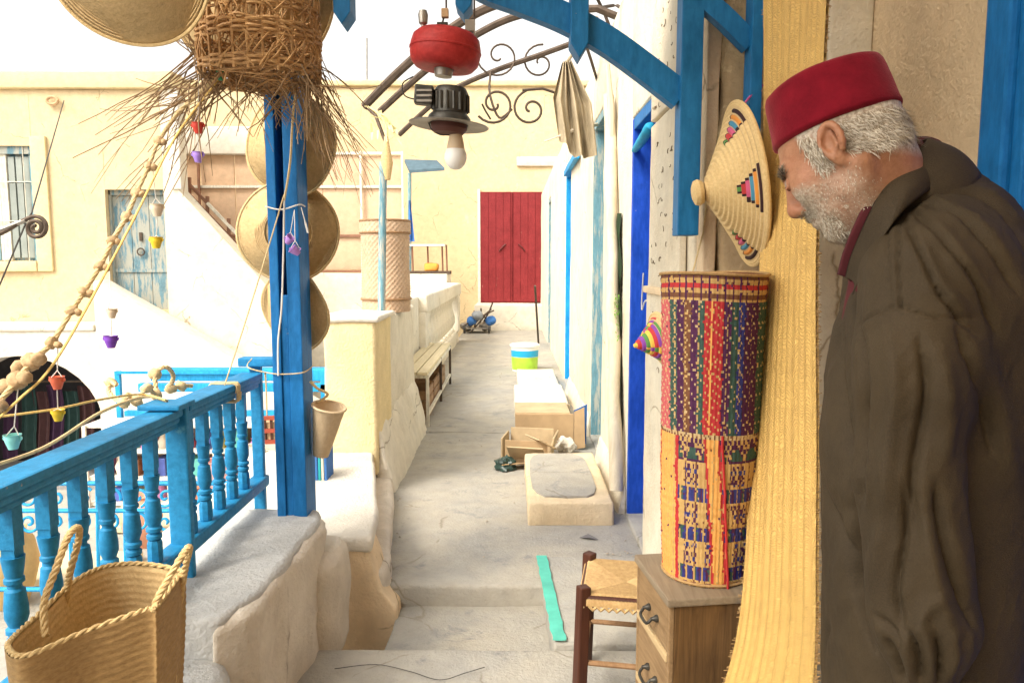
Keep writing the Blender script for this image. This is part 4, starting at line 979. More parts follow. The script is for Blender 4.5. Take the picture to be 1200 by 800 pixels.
# ---------------------------------------------------------------- bench with crates below and cable
be = thing('slatted_bench', 'narrow slatted metal bench against the alley parapet', 'bench', (-.86,7.4,0))
for k in range(3): MB().bb((-1.01+k*.098,6.28,.455),(-1.01+k*.098+.088,8.7,.482)).build('slat', M['bench'], be, bevel=.005)
for yy in (6.32,7.5,8.64):
    for xx in (-1.0,-.73): MB().bb((xx-.013,yy-.013,0),(xx+.013,yy+.013,.455)).build('leg', M['white_paint'] if yy < 7 else M['iron'], be)
    MB().bb((-.985,yy-.012,.425),(-.745,yy+.012,.453)).build('crossbar', M['white_paint'], be)
MB().bb((-.742,6.34,.425),(-.718,8.62,.453)).build('side_rail', M['white_paint'], be)
MB().bb((-.742,6.34,.10),(-.718,8.62,.125)).build('stretcher', M['white_paint'], be)
for k in range(3):
    cr = thing('crate', ['brown wooden crate under the end of the bench by the cable', 'brown wooden crate in the middle under the bench', 'brown wooden crate under the far end of the bench by the balusters'][k], 'crate', (-.86,6.7+k*.65,0))
    ya = 6.45+k*.62; yb2 = ya+.55; hh = .30
    for zz in (.03,.12,.21): 
        for xx in (-.975,-.76): MB().bb((xx-.008,ya,zz),(xx+.008,yb2,zz+.075)).build('slat', M['brownwood'], cr)
        for yy in (ya,yb2-.016): MB().bb((-.966,yy,zz),(-.769,yy+.016,zz+.075)).build('slat', M['brownwood'], cr)
    MB().bb((-.966,ya+.017,.0),(-.769,yb2-.017,.03)).build('bottom', M['brownwood'], cr)
    MB().bb((-.966,ya+.017,.03),(-.769,yb2-.017,.2)).build('contents', M['cardboard'], cr, bevel=.02)
cb = cat([(-.97,6.24,.49),(-.93,6.25,.50),(-.99,6.22,.44),(-.985,6.15,.25),(-.90,6.12,.06),(-.82,6.15,.012),(-.74,6.2,.012),(-.80,6.28,.03),(-.86,6.24,.15),(-.95,6.24,.3),(-1.0,6.2,.42)], 8)
tag(MB().tube(cb, .009, 6).build('power_cable', M['whitewire'], None, smooth=True), 'white cable looped over the bench end down to the floor', 'cable')
# ---------------------------------------------------------------- paint bucket
bu = thing('paint_bucket', 'white plastic paint bucket with blue and lime label', 'bucket', (.17,9.75,0))
prof = lambda a, b: [(.165+.02*z/.34, z) for z in np.linspace(a, b, 4)]
Bw, Bb, Bl = plain('bucket_white', (.78,.78,.74), .4, .06, 4, 0), plain('bucket_blue', (.02,.36,.62), .4, .06, 4, 0), plain('bucket_lime', (.40,.66,.06), .4, .3, 6, 0)
Tb = Matrix.Translation((.17,9.75,0))
MB().lathe([(.0001,0),(.165,0)]+prof(.02,.335)+[(.175,.335),(.0001,.32)], 28, Tb).build('tub', Bw, bu, smooth=40)
MB().lathe([(r+.002,z) for r, z in prof(.025,.19)], 28, Tb, caps=False).build('lime_label', Bl, bu, smooth=True)
MB().lathe([(r+.002,z) for r, z in prof(.195,.28)], 28, Tb, caps=False).build('blue_label', Bb, bu, smooth=True)
MB().lathe([(.186,.325),(.198,.328),(.198,.352),(.18,.36),(.0001,.36)], 28, Tb, caps=False).build('lid', Bw, bu, smooth=40)
# ---------------------------------------------------------------- cartons and crumpled bag
c1 = thing('cardboard_box', 'large brown cardboard box lying on its side against the wall', 'box', (.28,5.7,0))
MB().bb((.025,5.52,0),(.47,5.54,.275)).build('front_panel', M['cardboard'], c1, bevel=.004)
MB().bb((.025,5.541,0),(.045,5.94,.27)).build('side_panel', M['cardboard'], c1)
MB().bb((.045,5.92,.0),(.47,5.94,.27)).build('back_panel', M['cardin'], c1)
MB().bb((.025,5.535,.272),(.44,5.94,.284)).build('top_panel', M['cardin'], c1)
MB().prism([(.472,5.52,.0),(.555,5.50,.02),(.545,5.49,.33),(.472,5.52,.29)], (0,.012,0)).build('flap', M['cardboard'], c1)
MB().prism([(.475,5.56,.02),(.575,5.62,.02),(.58,5.62,.33),(.475,5.58,.29)], (0,.012,0)).build('flap', M['bluecloth'], c1)
c2 = thing('torn_carton', 'small torn open carton with folded flaps on the alley floor', 'box', (.1,5.2,0))
a_ = Matrix.Rotation(-.18,3,'Z')
def rb_(c, s, name, m, parent, rot=a_, bev=.003): MB().box(c, s, rot).build(name, m, parent, bevel=bev)
rb_((.10,5.10,.085),(.30,.012,.17),'front_panel',M['cardboard'],c2)
rb_((.15,5.38,.10),(.32,.012,.20),'back_panel',M['cardin'],c2)
rb_((-.05,5.26,.09),(.012,.26,.18),'side_panel',M['cardin'],c2)
rb_((.29,5.20,.10),(.012,.26,.20),'side_panel',M['cardin'],c2, Matrix.Rotation(-.18,3,'Z') @ Matrix.Rotation(.25,3,'Y'))
rb_((.12,5.23,.008),(.31,.27,.012),'bottom_panel',M['cardboard'],c2)
rb_((.10,5.03,.10),(.26,.15,.009),'flap',M['cardin'],c2, Matrix.Rotation(-.25,3,'Z') @ Matrix.Rotation(-.75,3,'X'))
rb_((.20,5.12,.16),(.16,.20,.009),'flap',M['cardin'],c2, Matrix.Rotation(.5,3,'Z') @ Matrix.Rotation(.5,3,'Y'))
rb_((.02,5.00,.03),(.22,.12,.009),'flap',M['cardboard'],c2, Matrix.Rotation(.3,3,'Z') @ Matrix.Rotation(-.3,3,'X'))
def crumple(name, label, c, s, m, seed, catg):
    mb = MB(); mb.lathe([(max(math.sin(a), .0001), -math.cos(a)) for a in np.linspace(0, math.pi, 16)], 22)
    for i, v in enumerate(mb.v):
        v = Vector(v); q = 1+.45*noise.noise(v*1.7+Vector((seed,0,0)))+.3*noise.noise(v*4+Vector((0,seed,0))); v = v*q
        mb.v[i] = (c[0]+v.x*s[0], c[1]+v.y*s[1], max(c[2]+v.z*s[2], .003))
    return tag(mb.build(name, m, None, smooth=True), label, catg)
crumple('crumpled_bag', 'crumpled dark green plastic bag in front of the torn carton', (-.05,4.98,.03), (.08,.07,.05), plain('dark_plastic', (.03,.06,.05), .35, .5), 3, 'bag')
crumple('crumpled_paper', 'white crumpled paper ball between the two cardboard boxes', (.40,5.40,.06), (.07,.07,.06), M['whiteclean'], 5, 'paper')
# heap by the red door
hp = thing('folded_cart', 'tangled grey folding cart with sacks below the red door', 'cart', (-.72,15.2,0))
hb_ = Vector((-.72,15.2,0)); 
for k in range(7):
    a = hb_ + Vector((random.uniform(-.3,.3), random.uniform(-.2,.4), random.uniform(.02,.2))); b = hb_ + Vector((random.uniform(-.35,.35), random.uniform(-.2,.4), random.uniform(.3,.62)))
    MB().tube([a, a.lerp(b,.5)+Vector((.03,0,.03)), b], .016, 6).build('frame_tube', M['iron'], hp, smooth=True)
for k in range(5):
    mb = MB(); c = hb_ + Vector((-.25+k*.13, random.uniform(-.1,.2), .12+.12*(k % 3)))
    mb.lathe([(max(.11*math.sin(a),.0001), -.1*math.cos(a)) for a in np.linspace(0, math.pi, 9)], 12, Matrix.Translation(c))
    for i, v in enumerate(mb.v): 
        d = Vector(v)-c; mb.v[i] = tuple(c+d*(1+.5*noise.noise(Vector(v)*7)))
    mb.build('sack', [M['steel'],M['bluecloth'],plain('grey_sack',(.25,.27,.29),.8)][k % 3], hp, smooth=True)
for s in (-1,1):
    for yy in (-.15,.35): MB().lathe([(.05,-.02),(.08,-.02),(.08,.02),(.05,.02)], 14, axis_matrix(hb_+Vector((s*.25,yy,.085)), (1,0,0))).build('wheel', M['wire'], hp, smooth=40)
MB().bb(hb_+Vector((-.24,-.15,.09)), hb_+Vector((.24,.35,.11))).build('platform', M['steel'], hp)
tag(MB().tube([W(631,402,Z=0), W(627,335,Y=12.0)], .018, 6).build('leaning_stick', M['iron'], None), 'thin stick leaning near the red double door', 'stick')
tag(MB().tube([W(655,468,Z=.003)+Vector((.0,0,.0)), W(668,462,Z=.006)], .02, 6).build('dropped_sandal_strap', M['wire'], None), 'dark scrap lying by the white doorstep', 'scrap') if False else None
lf = MB(); c = W(690,631,Z=.004); lf.add([c+Vector((-.05,.012,.002)), c+Vector((0,-.018,.012)), c+Vector((.05,-.02,.004)), c+Vector((.0,.03,.016))], [(0,1,2),(0,2,3)])
tag(lf.build('fallen_leaf', plain('grey_leaf', (.16,.15,.15), .7), None), 'grey dry leaf on the floor near the low plaster doorstep', 'leaf')
# crack-like cord on the landing
tag(MB().tube(cat([W(392,783,Z=.012), W(440,778,Z=.010), W(480,786,Z=.010), W(515,796,Z=.010), W(545,788,Z=.010), W(568,781,Z=.012)], 6), .0014, 5).build('floor_wire', M['wire'], None, smooth=True), 'thin dark wire lying on the landing floor', 'wire')
# ---------------------------------------------------------------- hanging beige cloth
hc = thing('hanging_beige_cloth', 'creased beige cloth hanging from the iron canopy', 'cloth', W(675,180,Y=5.0))
def cfn(u, v):
    px = 664 + (u-.5)*(10+ 34*min(1,v*2.2)) + 14*v; py = 72 + v*(112 - 26*max(0,.4-u)*2)
    p = W(px, py, Y=5.0); p.y += .05*math.sin(u*17+v*2)*(.3+v) + .03*math.sin(u*31); return p
MB().grid(cfn, 40, 24).build('cloth', M['cloth'], hc, smooth='all')
MB().tube(cat([W(664,74,Y=5.0), W(680,50,Y=5.0), W(700,20,Y=5.0)],4), .012, 6).build('twisted_top', M['cloth'], hc, smooth=True)
ct2 = thing('driftwood_stick', 'flat driftwood stick poking out below the beige cloth', 'stick', W(665,160,Y=5.05))
MB().tube(cat([W(638,166,Y=5.05), W(660,158,Y=5.05), W(680,150,Y=5.1), W(700,146,X=.645)],4), [.006]*4+[.014]*9, 6).build('stick', M['palewood'], ct2, smooth=True)
# ---------------------------------------------------------------- iron lamp bracket with spiral (left), wire and wall ring
sb = thing('spiral_wall_bracket', 'wrought iron bracket ending in a spiral, held by a stay wire', 'bracket', W(0,272,Y=7.0))
sp = [W(-120,312,Y=7.0), W(-40,288,Y=7.0), W(0,274,Y=7.0), W(24,260,Y=7.0)]
pts = cat(sp, 5); 
for i in range(1, 46):
    q = i/45; a = -2.2+q*2*2*math.pi*1.05; r = 14*(1-.82*q); pts.append(W(42+r*math.cos(a), 267+r*math.sin(a), Y=7.0))
MB().tube(pts, .020, 6).build('spiral_arm', M['iron'], sb, smooth=True)
MB().tube([W(-120,318,Y=7.0), W(30,258,Y=7.0)], .022, 6).build('support_bar', M['steel'], sb)
MB().tube([W(75,118,Y=12.45), W(37,250,Y=7.1), W(28,262,Y=7.0)], .008, 5).build('stay_wire', M['wire'], sb)
MB().tube([W(30,262,Y=7.0), W(-20,380,Y=7.0)], .008, 5).build('stay_wire', M['wire'], sb)
MB().beam(W(-120,340,Y=7.0), W(-120,-60,Y=7.0), .12, .12).build('mast', M['steel'], sb)
MB().beam(Vector((W(-120,318,Y=7.0).x,7.0,-2.4)), W(-120,340,Y=7.0), .12, .12).build('mast', M['steel'], sb)
MB().tube([Vector((xw(75)+.09*math.cos(a), YH-.06, zw(119)+.06*math.sin(a))) for a in np.linspace(0,6.28,14)], .025, 6).build('wall_ring', M['clay'], lh, smooth=True)
an_ = thing('roof_aerial', 'thin metal aerial mast on the end house roof', 'aerial', W(430,100,Y=16.8))
MB().tube([W(430,102,Y=16.8)-Vector((0,0,.1)), W(430,45,Y=16.8)], .018, 5).build('mast', M['steel'], an_)
# ---------------------------------------------------------------- lower terrace: blue bench rails, iron scroll rail, souvenir stall
TZ = -.55
lt = thing('lower_terrace', 'grey cement lower terrace beyond the blue balustrade', 'terrace', (-2.6,4.8,-1.2))
plaster(MB().bb((-4.6,3.3,-2.38),(-1.52,6.3,TZ)), 'slab', M['cement'], lt, .02, .3, .012, 2, 150)
for (a, b, c) in (((-3.35,4.3,TZ+.012),(-2.45,4.75,TZ+.06),'board'),((-3.9,3.8,TZ+.012),(-3.1,4.0,TZ+.06),'board'),((-3.0,5.2,TZ+.012),(-1.9,5.6,TZ+.06),'board')):
    MB().bb(a, b).build(c, M['bench'], lt, bevel=.01)
rl = thing('blue_terrace_rail', 'bright blue flat topped railing beyond the porch post', 'railing', W(260,455,Y=6.2))
def xz(px, py, Y=6.2): return W(px, py, Y=Y)
MB().bb(xz(178,446)-Vector((0,.03,0)), xz(450,432)+Vector((0,.12,0))).build('top_board', M['blue4'], rl, bevel=.01)
MB().bb(xz(165,458)-Vector((0,.05,0)), xz(450,448)+Vector((0,.0,0))).build('front_board', M['blue4'], rl, bevel=.01)
MB().bb(xz(140,437)-Vector((0,.06,0)), xz(300,434)-Vector((0,.03,0))).build('thin_rail', M['blue4'], rl)
MB().bb(xz(150,486)-Vector((0,.06,0)), xz(450,480)-Vector((0,.0,0))).build('lower_rail', M['blue4'], rl)
for px in (141,300,380,440): MB().bb((xz(px,450).x-.02,6.15,TZ),(xz(px,450).x+.02,6.19,xz(px,434).z)).build('post', M['blue4'], rl)
ir = thing('scroll_iron_railing', 'blue wrought iron scroll railing below the balustrade', 'railing', (-2.6,4.0,-.9))
YI = 3.9
xI = lambda px, py: W(px, py, Y=YI)
for py in (598,566,690): MB().tube([xI(-60,py), xI(300,py)], .013, 6).build('rail', M['blue4'], ir)
for k, px in enumerate(range(-30,290,32)):
    for py, s in ((582,1),(612,-1)):
        scroll((px,py),12,1.25,k,s,YI,.008,ir,M['blue4'])
    MB().tube([xI(px+16,566), Vector((xI(px+16,690).x,YI,TZ))], .010, 6).build('bar', M['blue4'], ir)
# souvenirs on the terrace
def jar(px, py, Y, r, h, m, label, prof=None, name='clay_jar', catg='jar'):
    c = W(px, py, Y=Y); pr = prof or [(.0001,0),(.55,0),(.8,.25),(1,.55),(.85,.85),(.6,.95),(.66,1.0),(.55,1.0),(.5,.9),(.0001,.85)]
    c.z = TZ; h *= .72
    return tag(MB().lathe([(a*r, b*h) for a, b in pr], 20, Matrix.Translation(c), caps=False).build(name, m, None, smooth=50), label, catg)
JY = plain('ochre_jar', (.60,.40,.17), .7)
jar(8,640,4.1,.16,.62,JY,'round ochre jar standing past the scroll railing')
jar(352,585,5.0,.26,.50,M['clay'],'wide clay tub behind the porch post')
jar(330,600,4.6,.18,.58,M['straw'],'straw bin beside the clay tub behind the post')
jar(255,560,5.6,.16,.62,plain('pink_jar', (.62,.34,.30), .8),'pink clay jar among the souvenirs')
jar(300,552,5.7,.12,.75,M['whiteclean'],'white glazed jar among the souvenirs')
jar(225,575,5.4,.15,.42,plain('rust_jar', (.50,.20,.10), .7),'rust brown jar among the souvenirs')
jar(165,600,5.0,.14,.50,plain('coral_jar', (.70,.34,.22), .7),'coral clay jar by the scroll railing')
# display stand with boxes (open shelves)
ds = thing('souvenir_stand', 'white open shelf stand of souvenirs beyond the balustrade', 'stand', (W(270,560,Y=5.95).x,5.95,TZ))
xa, xb = W(110,500,Y=5.95).x, W(335,500,Y=5.95).x
for zz in (TZ+.01,-.33,-.11,.10): MB().bb((xa,5.82,zz),(xb,6.1,zz+.025)).build('shelf', M['white_paint'], ds)
for xx in (xa,xa+(xb-xa)*.33,xa+(xb-xa)*.66,xb): MB().bb((xx-.015,5.8,TZ),(xx+.015,5.818,.12)).build('upright', M['white_paint'], ds)
MB().bb((xa,6.101,TZ),(xb,6.12,.12)).build('back_board', plain('stand_back', (.42,.33,.27), .9), ds)
cl = [(.55,.08,.06),(.08,.12,.40),(.65,.45,.12),(.10,.40,.35),(.5,.2,.4),(.68,.62,.5),(.25,.12,.06)]
CM = [plain('souvenir_colour', c, .6) for c in cl]
kk = 0
names = ['red','navy','mustard','teal','plum','ivory','brown']
for zi, zz in enumerate((TZ+.035,-.305,-.085)):
    xx = xa+.04
    while xx < xb-.12:
        wdt = random.uniform(.07,.13); hh = random.uniform(.08,.18); ci = kk % 7
        lab = '%s souvenir box on the %s shelf of the white stand' % (names[ci], ('bottom','middle','top')[zi])
        if kk % 2: tag(MB().bb((xx,5.85,zz),(xx+wdt,6.0,zz+hh)).build('souvenir_box', CM[ci], None, bevel=.008), lab, 'box', 'souvenirs on the stand')
        else: tag(MB().lathe([(.0001,0),(wdt*.36,0),(wdt*.5,hh*.4),(wdt*.25,hh*.75),(wdt*.34,hh)], 14, Matrix.Translation((xx+wdt/2,5.92,zz))).build('souvenir_vase', CM[ci], None, smooth=50), lab.replace('box','vase'), 'vase', 'souvenirs on the stand')
        xx += wdt+.03; kk += 1
# red-brown little wooden cage and red lettered white box behind the post
cg = thing('hanging_wooden_cage', 'small dark red wooden cage hanging between balustrade and post', 'cage', W(312,520,Y=3.6))
for px in (303,311,319,326): MB().beam(W(px,518,Y=3.6), W(px-1,490,Y=3.6), .012, .012).build('bar', M['darkwood'], cg)
for py in (518,505,490): MB().beam(W(301,py,Y=3.595), W(328,py-1,Y=3.595), .016, .02).build('rail', plain('cage_red', (.32,.06,.03), .7) if py == 518 else bpy.data.materials['cage_red'], cg)
MB().bb(W(302,518,Y=3.605), W(327,490,Y=3.72)).build('box', M['clay'], cg, bevel=.005)
MB().tube([W(313,490,Y=3.65), W(312,455,Y=3.6), W(311,437,Y=2.97)], .004, 5).build('cord', M['rope'], cg)
wx = thing('white_carton', 'white carton with red stripes beside the clay tub', 'box', W(315,560,Y=4.6))
pw0, pw1 = W(300,575,Y=4.75), W(345,545,Y=4.75)
MB().bb((pw0.x,4.75,TZ),(pw1.x,5.0,pw1.z)).build('box', M['whiteclean'], wx, bevel=.005)
for py0, py1 in ((553,548),(566,556)): MB().bb((W(303,560,Y=4.75).x,4.742,W(0,py0,Y=4.75).z),(pw1.x-.02,4.748,W(0,py1,Y=4.75).z)).build('red_stripe', CM[0], wx)
# teal cloth bundle, cone basket hanging on the post
tc = thing('striped_teal_cloth', 'teal striped cloth folded behind the hanging cone basket', 'cloth', W(373,565,Y=3.8))
for k in range(6): MB().bb((W(362+k*3.6,560,Y=3.8).x,3.8,W(0,566,Y=3.8).z),(W(362+k*3.6+3.3,560,Y=3.8).x,3.95,W(0,528,Y=3.8).z)).build('fold', [M['teal'],CM[5],M['bluecloth']][k % 3] , tc, bevel=.008)
MB().bb((W(360,560,Y=3.8).x,3.79,TZ),(W(386,560,Y=3.8).x,3.96,W(0,566,Y=3.8).z)).build('stand', M['clay'], tc, bevel=.01)
hk = thing('hanging_cone_basket', 'beige cone shaped basket hanging on the blue porch post', 'basket', W(378,535,Y=2.83))
pA = axis_matrix(W(376,533,Y=2.84), (.22,-.12,1))
CB = straw_mat('beige_felt', (.55,.40,.24), (.70,.54,.35), 60)
MB().lathe([(.0001,0),(.030,0),(.034,.02),(.062,.20),(.066,.205),(.060,.2),(.03,.02),(.0001,.015)], 30, pA, caps=False).build('body', CB, hk, smooth=50)
MB().tube([pA @ Vector((.064*math.cos(a), .064*math.sin(a), .203)) for a in np.linspace(0,6.2832,31)[:-1]], .005, 6, closed=True).build('rim', CB, hk, smooth=True)
MB().tube(cat([pA @ Vector((-.02,.055,.20)), W(384,462,Y=2.84), W(372,455,Y=2.80), W(364,447,Y=2.78)],5), .006, 6).build('loop', M['rope'], hk, smooth=True)
# things in the dark arch shop
GM = [plain('garment_dark', c, .9) for c in ((.05,.02,.05),(.02,.05,.045),(.07,.03,.03))]
for k, (px, c) in enumerate(((8,4),(30,3),(45,0),(62,1),(80,2),(98,6))):
    p0 = W(px, 455+random.uniform(-8,8), Y=12.9); col = GM[k % 3]
    g_ = MB().grid(lambda u, v: (p0.x-.12+u*.28+.03*math.sin(v*5), 12.9+.04*math.sin(u*12), p0.z-v*1.2), 12, 8)
    tag(g_.build('hanging_garment', col, None, smooth=True), '%s garment hanging in the dark archway' % ('plum dark','teal black','maroon','long plum dark','long teal black','long maroon')[k], 'garment', 'garments in the archway')
MB().tube([Vector((xs_(-90),12.92,W(0,447,Y=12.9).z)), Vector((xs_(cxp+rxp)+.05,12.92,W(0,447,Y=12.9).z))], .02, 6).build('garment_rail', M['iron'], lh)

# grit and plaster crumbs swept along the wall feet
mb = MB()
for k in range(150):
    e = random.random(); yy = 3.3+9*random.random()**1.6; xx = (.60-abs(random.gauss(0,.07))) if e < .5 else (-.72-.02*(yy-4)+abs(random.gauss(0,.08)) if e < .85 else random.uniform(-.5,.5))
    s = random.uniform(.003,.010); c = Vector((xx, yy, .004))
    mb.add([c+Vector((s*random.uniform(.6,1.3)*math.cos(a), s*random.uniform(.6,1.3)*math.sin(a), 0)) for a in (0,1.3,2.5,3.8,5)]+[c+Vector((0,0,s*.8))], [(0,1,5),(1,2,5),(2,3,5),(3,4,5),(4,0,5)])
gv = mb.build('grit', plain('plaster_grit', (.36,.31,.25), .9, .5), None); gv['kind'] = 'stuff'; gv['label'] = 'scattered plaster crumbs along the alley floor'; gv['category'] = 'grit'
# ---------------------------------------------------------------- bedside cabinet
random.seed(31)
ZC = .53
A_, B_, C_ = W(747,650,Z=ZC), W(785,701,Z=ZC), None
fd = (A_-B_); fd.z = 0; Lf = fd.length; fd.normalize()      # along the drawer front, away from us
sd_ = Vector((fd.y, -fd.x, 0))                              # towards the wall
WS = .30
cab = thing('drawer_cabinet', 'small worn wooden cabinet with two drawers under the patterned roll', 'cabinet', (B_+fd*Lf/2+sd_*WS/2) * 1.0)
cab_loc = Vector(cab['_abs']); cab.location.z = 0; cab['_abs'] = (cab_loc.x, cab_loc.y, 0)
Rm = Matrix((sd_, fd, Vector((0,0,1)))).transposed()
def cbx(s0, s1, f0, f1, z0, z1, name, m, parent=cab, bev=.003):
    c = B_ + sd_*(s0+s1)/2 + fd*(f0+f1)/2; c.z = (z0+z1)/2
    return MB().box(c, (s1-s0, f1-f0, z1-z0), Rm).build(name, m, parent, bevel=bev)
cbx(-.008,WS,-.008,Lf+.008,ZC-.022,ZC,'top', M['woodtop'], bev=.005)
cbx(.014,WS-.005,0,.016,.03,ZC-.0225,'side_panel', M['wood']); cbx(.014,WS-.005,Lf-.016,Lf,.03,ZC-.0225,'side_panel', M['wood'])
cbx(.0,.0138,0,.014,.0,ZC-.0225,'front_stile', M['woodfront']); cbx(.0,.0138,Lf-.014,Lf,.0,ZC-.0225,'front_stile', M['woodfront'])
cbx(WS-.02,WS-.006,.017,Lf-.017,.03,ZC-.023,'back_panel', M['wood'])
PR = wood_mat('pale_rail_wood', (.40,.28,.14), (.58,.43,.24), 'Y')
for z in (.345,.15): cbx(-.004,.016,.0145,Lf-.0145,z,z+.022,'rail', PR)
for z0, z1 in ((.37,ZC-.025),(.175,.342),(.03,.148)):
    d = cbx(.001,.02,.0165,Lf-.0165,z0,z1,'drawer', M['woodfront'], bev=.005)
    h = B_ + fd*Lf*.45; h.z = (z0+z1)/2-.01
    for q in (-.035,.035):
        MB().lathe([(.010,-.002),(.011,.004),(.006,.012),(.004,.02)], 10, axis_matrix(h+fd*q, -sd_)).build('handle_rose', M['lampgrey'], d, smooth=40)
    MB().tube(cat([h+fd*-.035-sd_*.016, h+fd*-.03-sd_*.028+Vector((0,0,-.014)), h-sd_*.03+Vector((0,0,-.018)), h+fd*.03-sd_*.028+Vector((0,0,-.014)), h+fd*.035-sd_*.016],5), .0045, 7).build('handle', M['lampgrey'], d, smooth=True)
# chip in the veneer
for k in range(3):
    c = B_ + sd_*(.20+k*.012) - fd*.002; c.z = ZC-.035-k*.012
    MB().box(c, (.022,.004,.008), Rm @ Matrix.Rotation(.5*k-.4,3,'Y')).build('veneer_chip', PR, cab)
# ---------------------------------------------------------------- patterned rolled mat
rc = W(827,668,Z=ZC); rc.z = ZC
rm = thing('patterned_mat_roll', 'tall rolled rush mat with red, navy and tan woven pattern on the cabinet', 'mat roll', rc)
def c3(name, a, b): return straw_mat(name, a, b, 150, (1,1,.4))
PM = [c3('rush_tan',(.42,.25,.08),(.60,.38,.14)), c3('rush_orange',(.62,.28,.06),(.80,.42,.12)), c3('rush_red',(.34,.018,.022),(.52,.04,.04)),
      c3('rush_pink',(.45,.07,.09),(.60,.14,.13)), c3('rush_plum',(.045,.010,.040),(.10,.022,.075)), c3('rush_navy',(.015,.02,.10),(.05,.05,.22)),
      c3('rush_green',(.02,.055,.045),(.06,.11,.08)), c3('rush_brown',(.12,.045,.02),(.22,.09,.04)), c3('rush_cream',(.46,.32,.15),(.60,.44,.23))]
TAN, ORG, RED, PNK, PLM, NVY, GRN, BRN, CRM = range(9)
NU, NV = 216, 132; HR = .845
rj = [random.uniform(-1,1) for _ in range(97)]; sj = [random.choice((0,0,0,1,-1)) for _ in range(NV+1)]
def roll_fn(u, v):
    # v: 0 bottom .. 1 top ; u angle
    a = u*2*math.pi; r = .120 + .020*v**.8
    iu, iv = int(u*NU+.5), int(v*NV+.5)
    r += .0014*((iu+iv) % 2) + .0022*(iu % 3 == 0) + .0012*rj[iv % 97] + .003*math.sin(v*7+a*2)*.6
    return rc + Vector((math.cos(a)*r*1.0, math.sin(a)*r*.98, v*HR + .004*math.sin(a*2)*v))
view_a = math.atan2(-rc.y, -rc.x)          # angle facing the camera
def roll_mi(i, j):
    ang = (i/NU*2*math.pi - view_a + math.pi) % (2*math.pi) - math.pi
    s = math.sin(max(-1.57, min(1.57, ang))); u = .5 + s/2 if abs(ang) <= 1.57 else (1.3 if ang > 0 else -.3)
    if abs(ang) > 1.57: u = .5 + ang/math.pi*.9
    v = 1-(j+.5)/NV; ci = i
    if v < .085: 
        b = int(v/.0145)
        return [BRN,TAN,RED,TAN,BRN,TAN][b % 6] if (i % 5) else PLM
    if v < .50:
        if u < .10: return PNK if (j+i) % 5 else CRM
        for a0, a1, base_ in ((.10,.42,0),(.60,1.2,1)):
            if a0 <= u < a1:
                col = int((u-a0)/.065); bc = [GRN,PLM,BRN,PLM,GRN,NVY,PLM,PLM,GRN][(col+base_*3) % 9]
                if (i*1+j*1) % 6 == 0 and (j % 2 == 0): return CRM
                if (i % 9) == 0 and j % 2: return TAN
                return bc
        if .42 <= u < .60: 
            if .47 <= u < .54 and i % 4 == 0: return ORG
            return RED if (i+2*j) % 7 else TAN
        return BRN
    if v < .515: return CRM if i % 3 else BRN
    dg = .48 + (v-.5)*.26
    if dg-.045 <= u < dg-.02 or dg+.09 <= u < dg+.115: return RED
    if dg-.02 <= u < dg+.09: return ORG if (i % 6) else TAN
    if u < .15+ (v-.5)*.05: return ORG if (i % 7) else RED if u < .03 else TAN
    if u < .18+(v-.5)*.05: return RED
    # figured panel
    lu = (u-.18)/.30 if u < dg else (u-dg-.115)/.30
    q = (v-.515)/.485; row = int(q*30)
    cell = int(lu*14)
    if q < .16:
        tri = abs((lu*2) % 1 - .5)*2
        return (GRN if row % 4 > 1 else PLM) if tri > 1-q*5.5 else (TAN if (cell+row) % 2 else PLM)
    qq = ((q-.16)/.84*3.15) % 1
    if qq < .62:
        dd = abs((lu-.5)*2) % 1
        pat = (row*7 + cell*3) % 11
        if abs(qq-.31) < .26 and abs(dd-.25) < .22 and (cell+row) % 2 == 0: return PLM if row % 3 else NVY
        return TAN if (i % 8) else BRN
    return [NVY,PLM,GRN,NVY,PLM,NVY,NVY][cell % 7] if (i % 6) else TAN
def flip(i, j): return roll_mi(i + (sj[j] if random.random() < .3 else 0), j) if random.random() > .012 else random.choice((TAN,BRN,PLM,roll_mi(i, j)))
MB().grid(roll_fn, NU, NV, closeu=True, mifn=flip).build('woven_body', PM, rm, smooth='all')
def inner(u, v):
    p = roll_fn(round(u*NU)/NU, 1-v*.5); d = Vector((p.x-rc.x, p.y-rc.y, 0)); L = d.length; return p - d/L*.008 - Vector((0,0,.001))
MB().grid(inner, 72, 10, closeu=True).build('inner_face', PM[BRN], rm, smooth='all')
for zz in (1.0,.008):
    MB().tube([roll_fn(k/72, zz) + Vector((0,0,0)) for k in range(72)], .0045, 6, closed=True).build('bound_edge', M['straw_dark'], rm, smooth=True)
e0 = [roll_fn((view_a/(2*math.pi)+.0+.085*(1-v)) % 1, v) + Vector((-.004,-.006,0)) for v in np.linspace(.5,0,20)]
MB().tube(e0, .0035, 5).build('overlap_edge', PM[RED], rm, smooth=True)
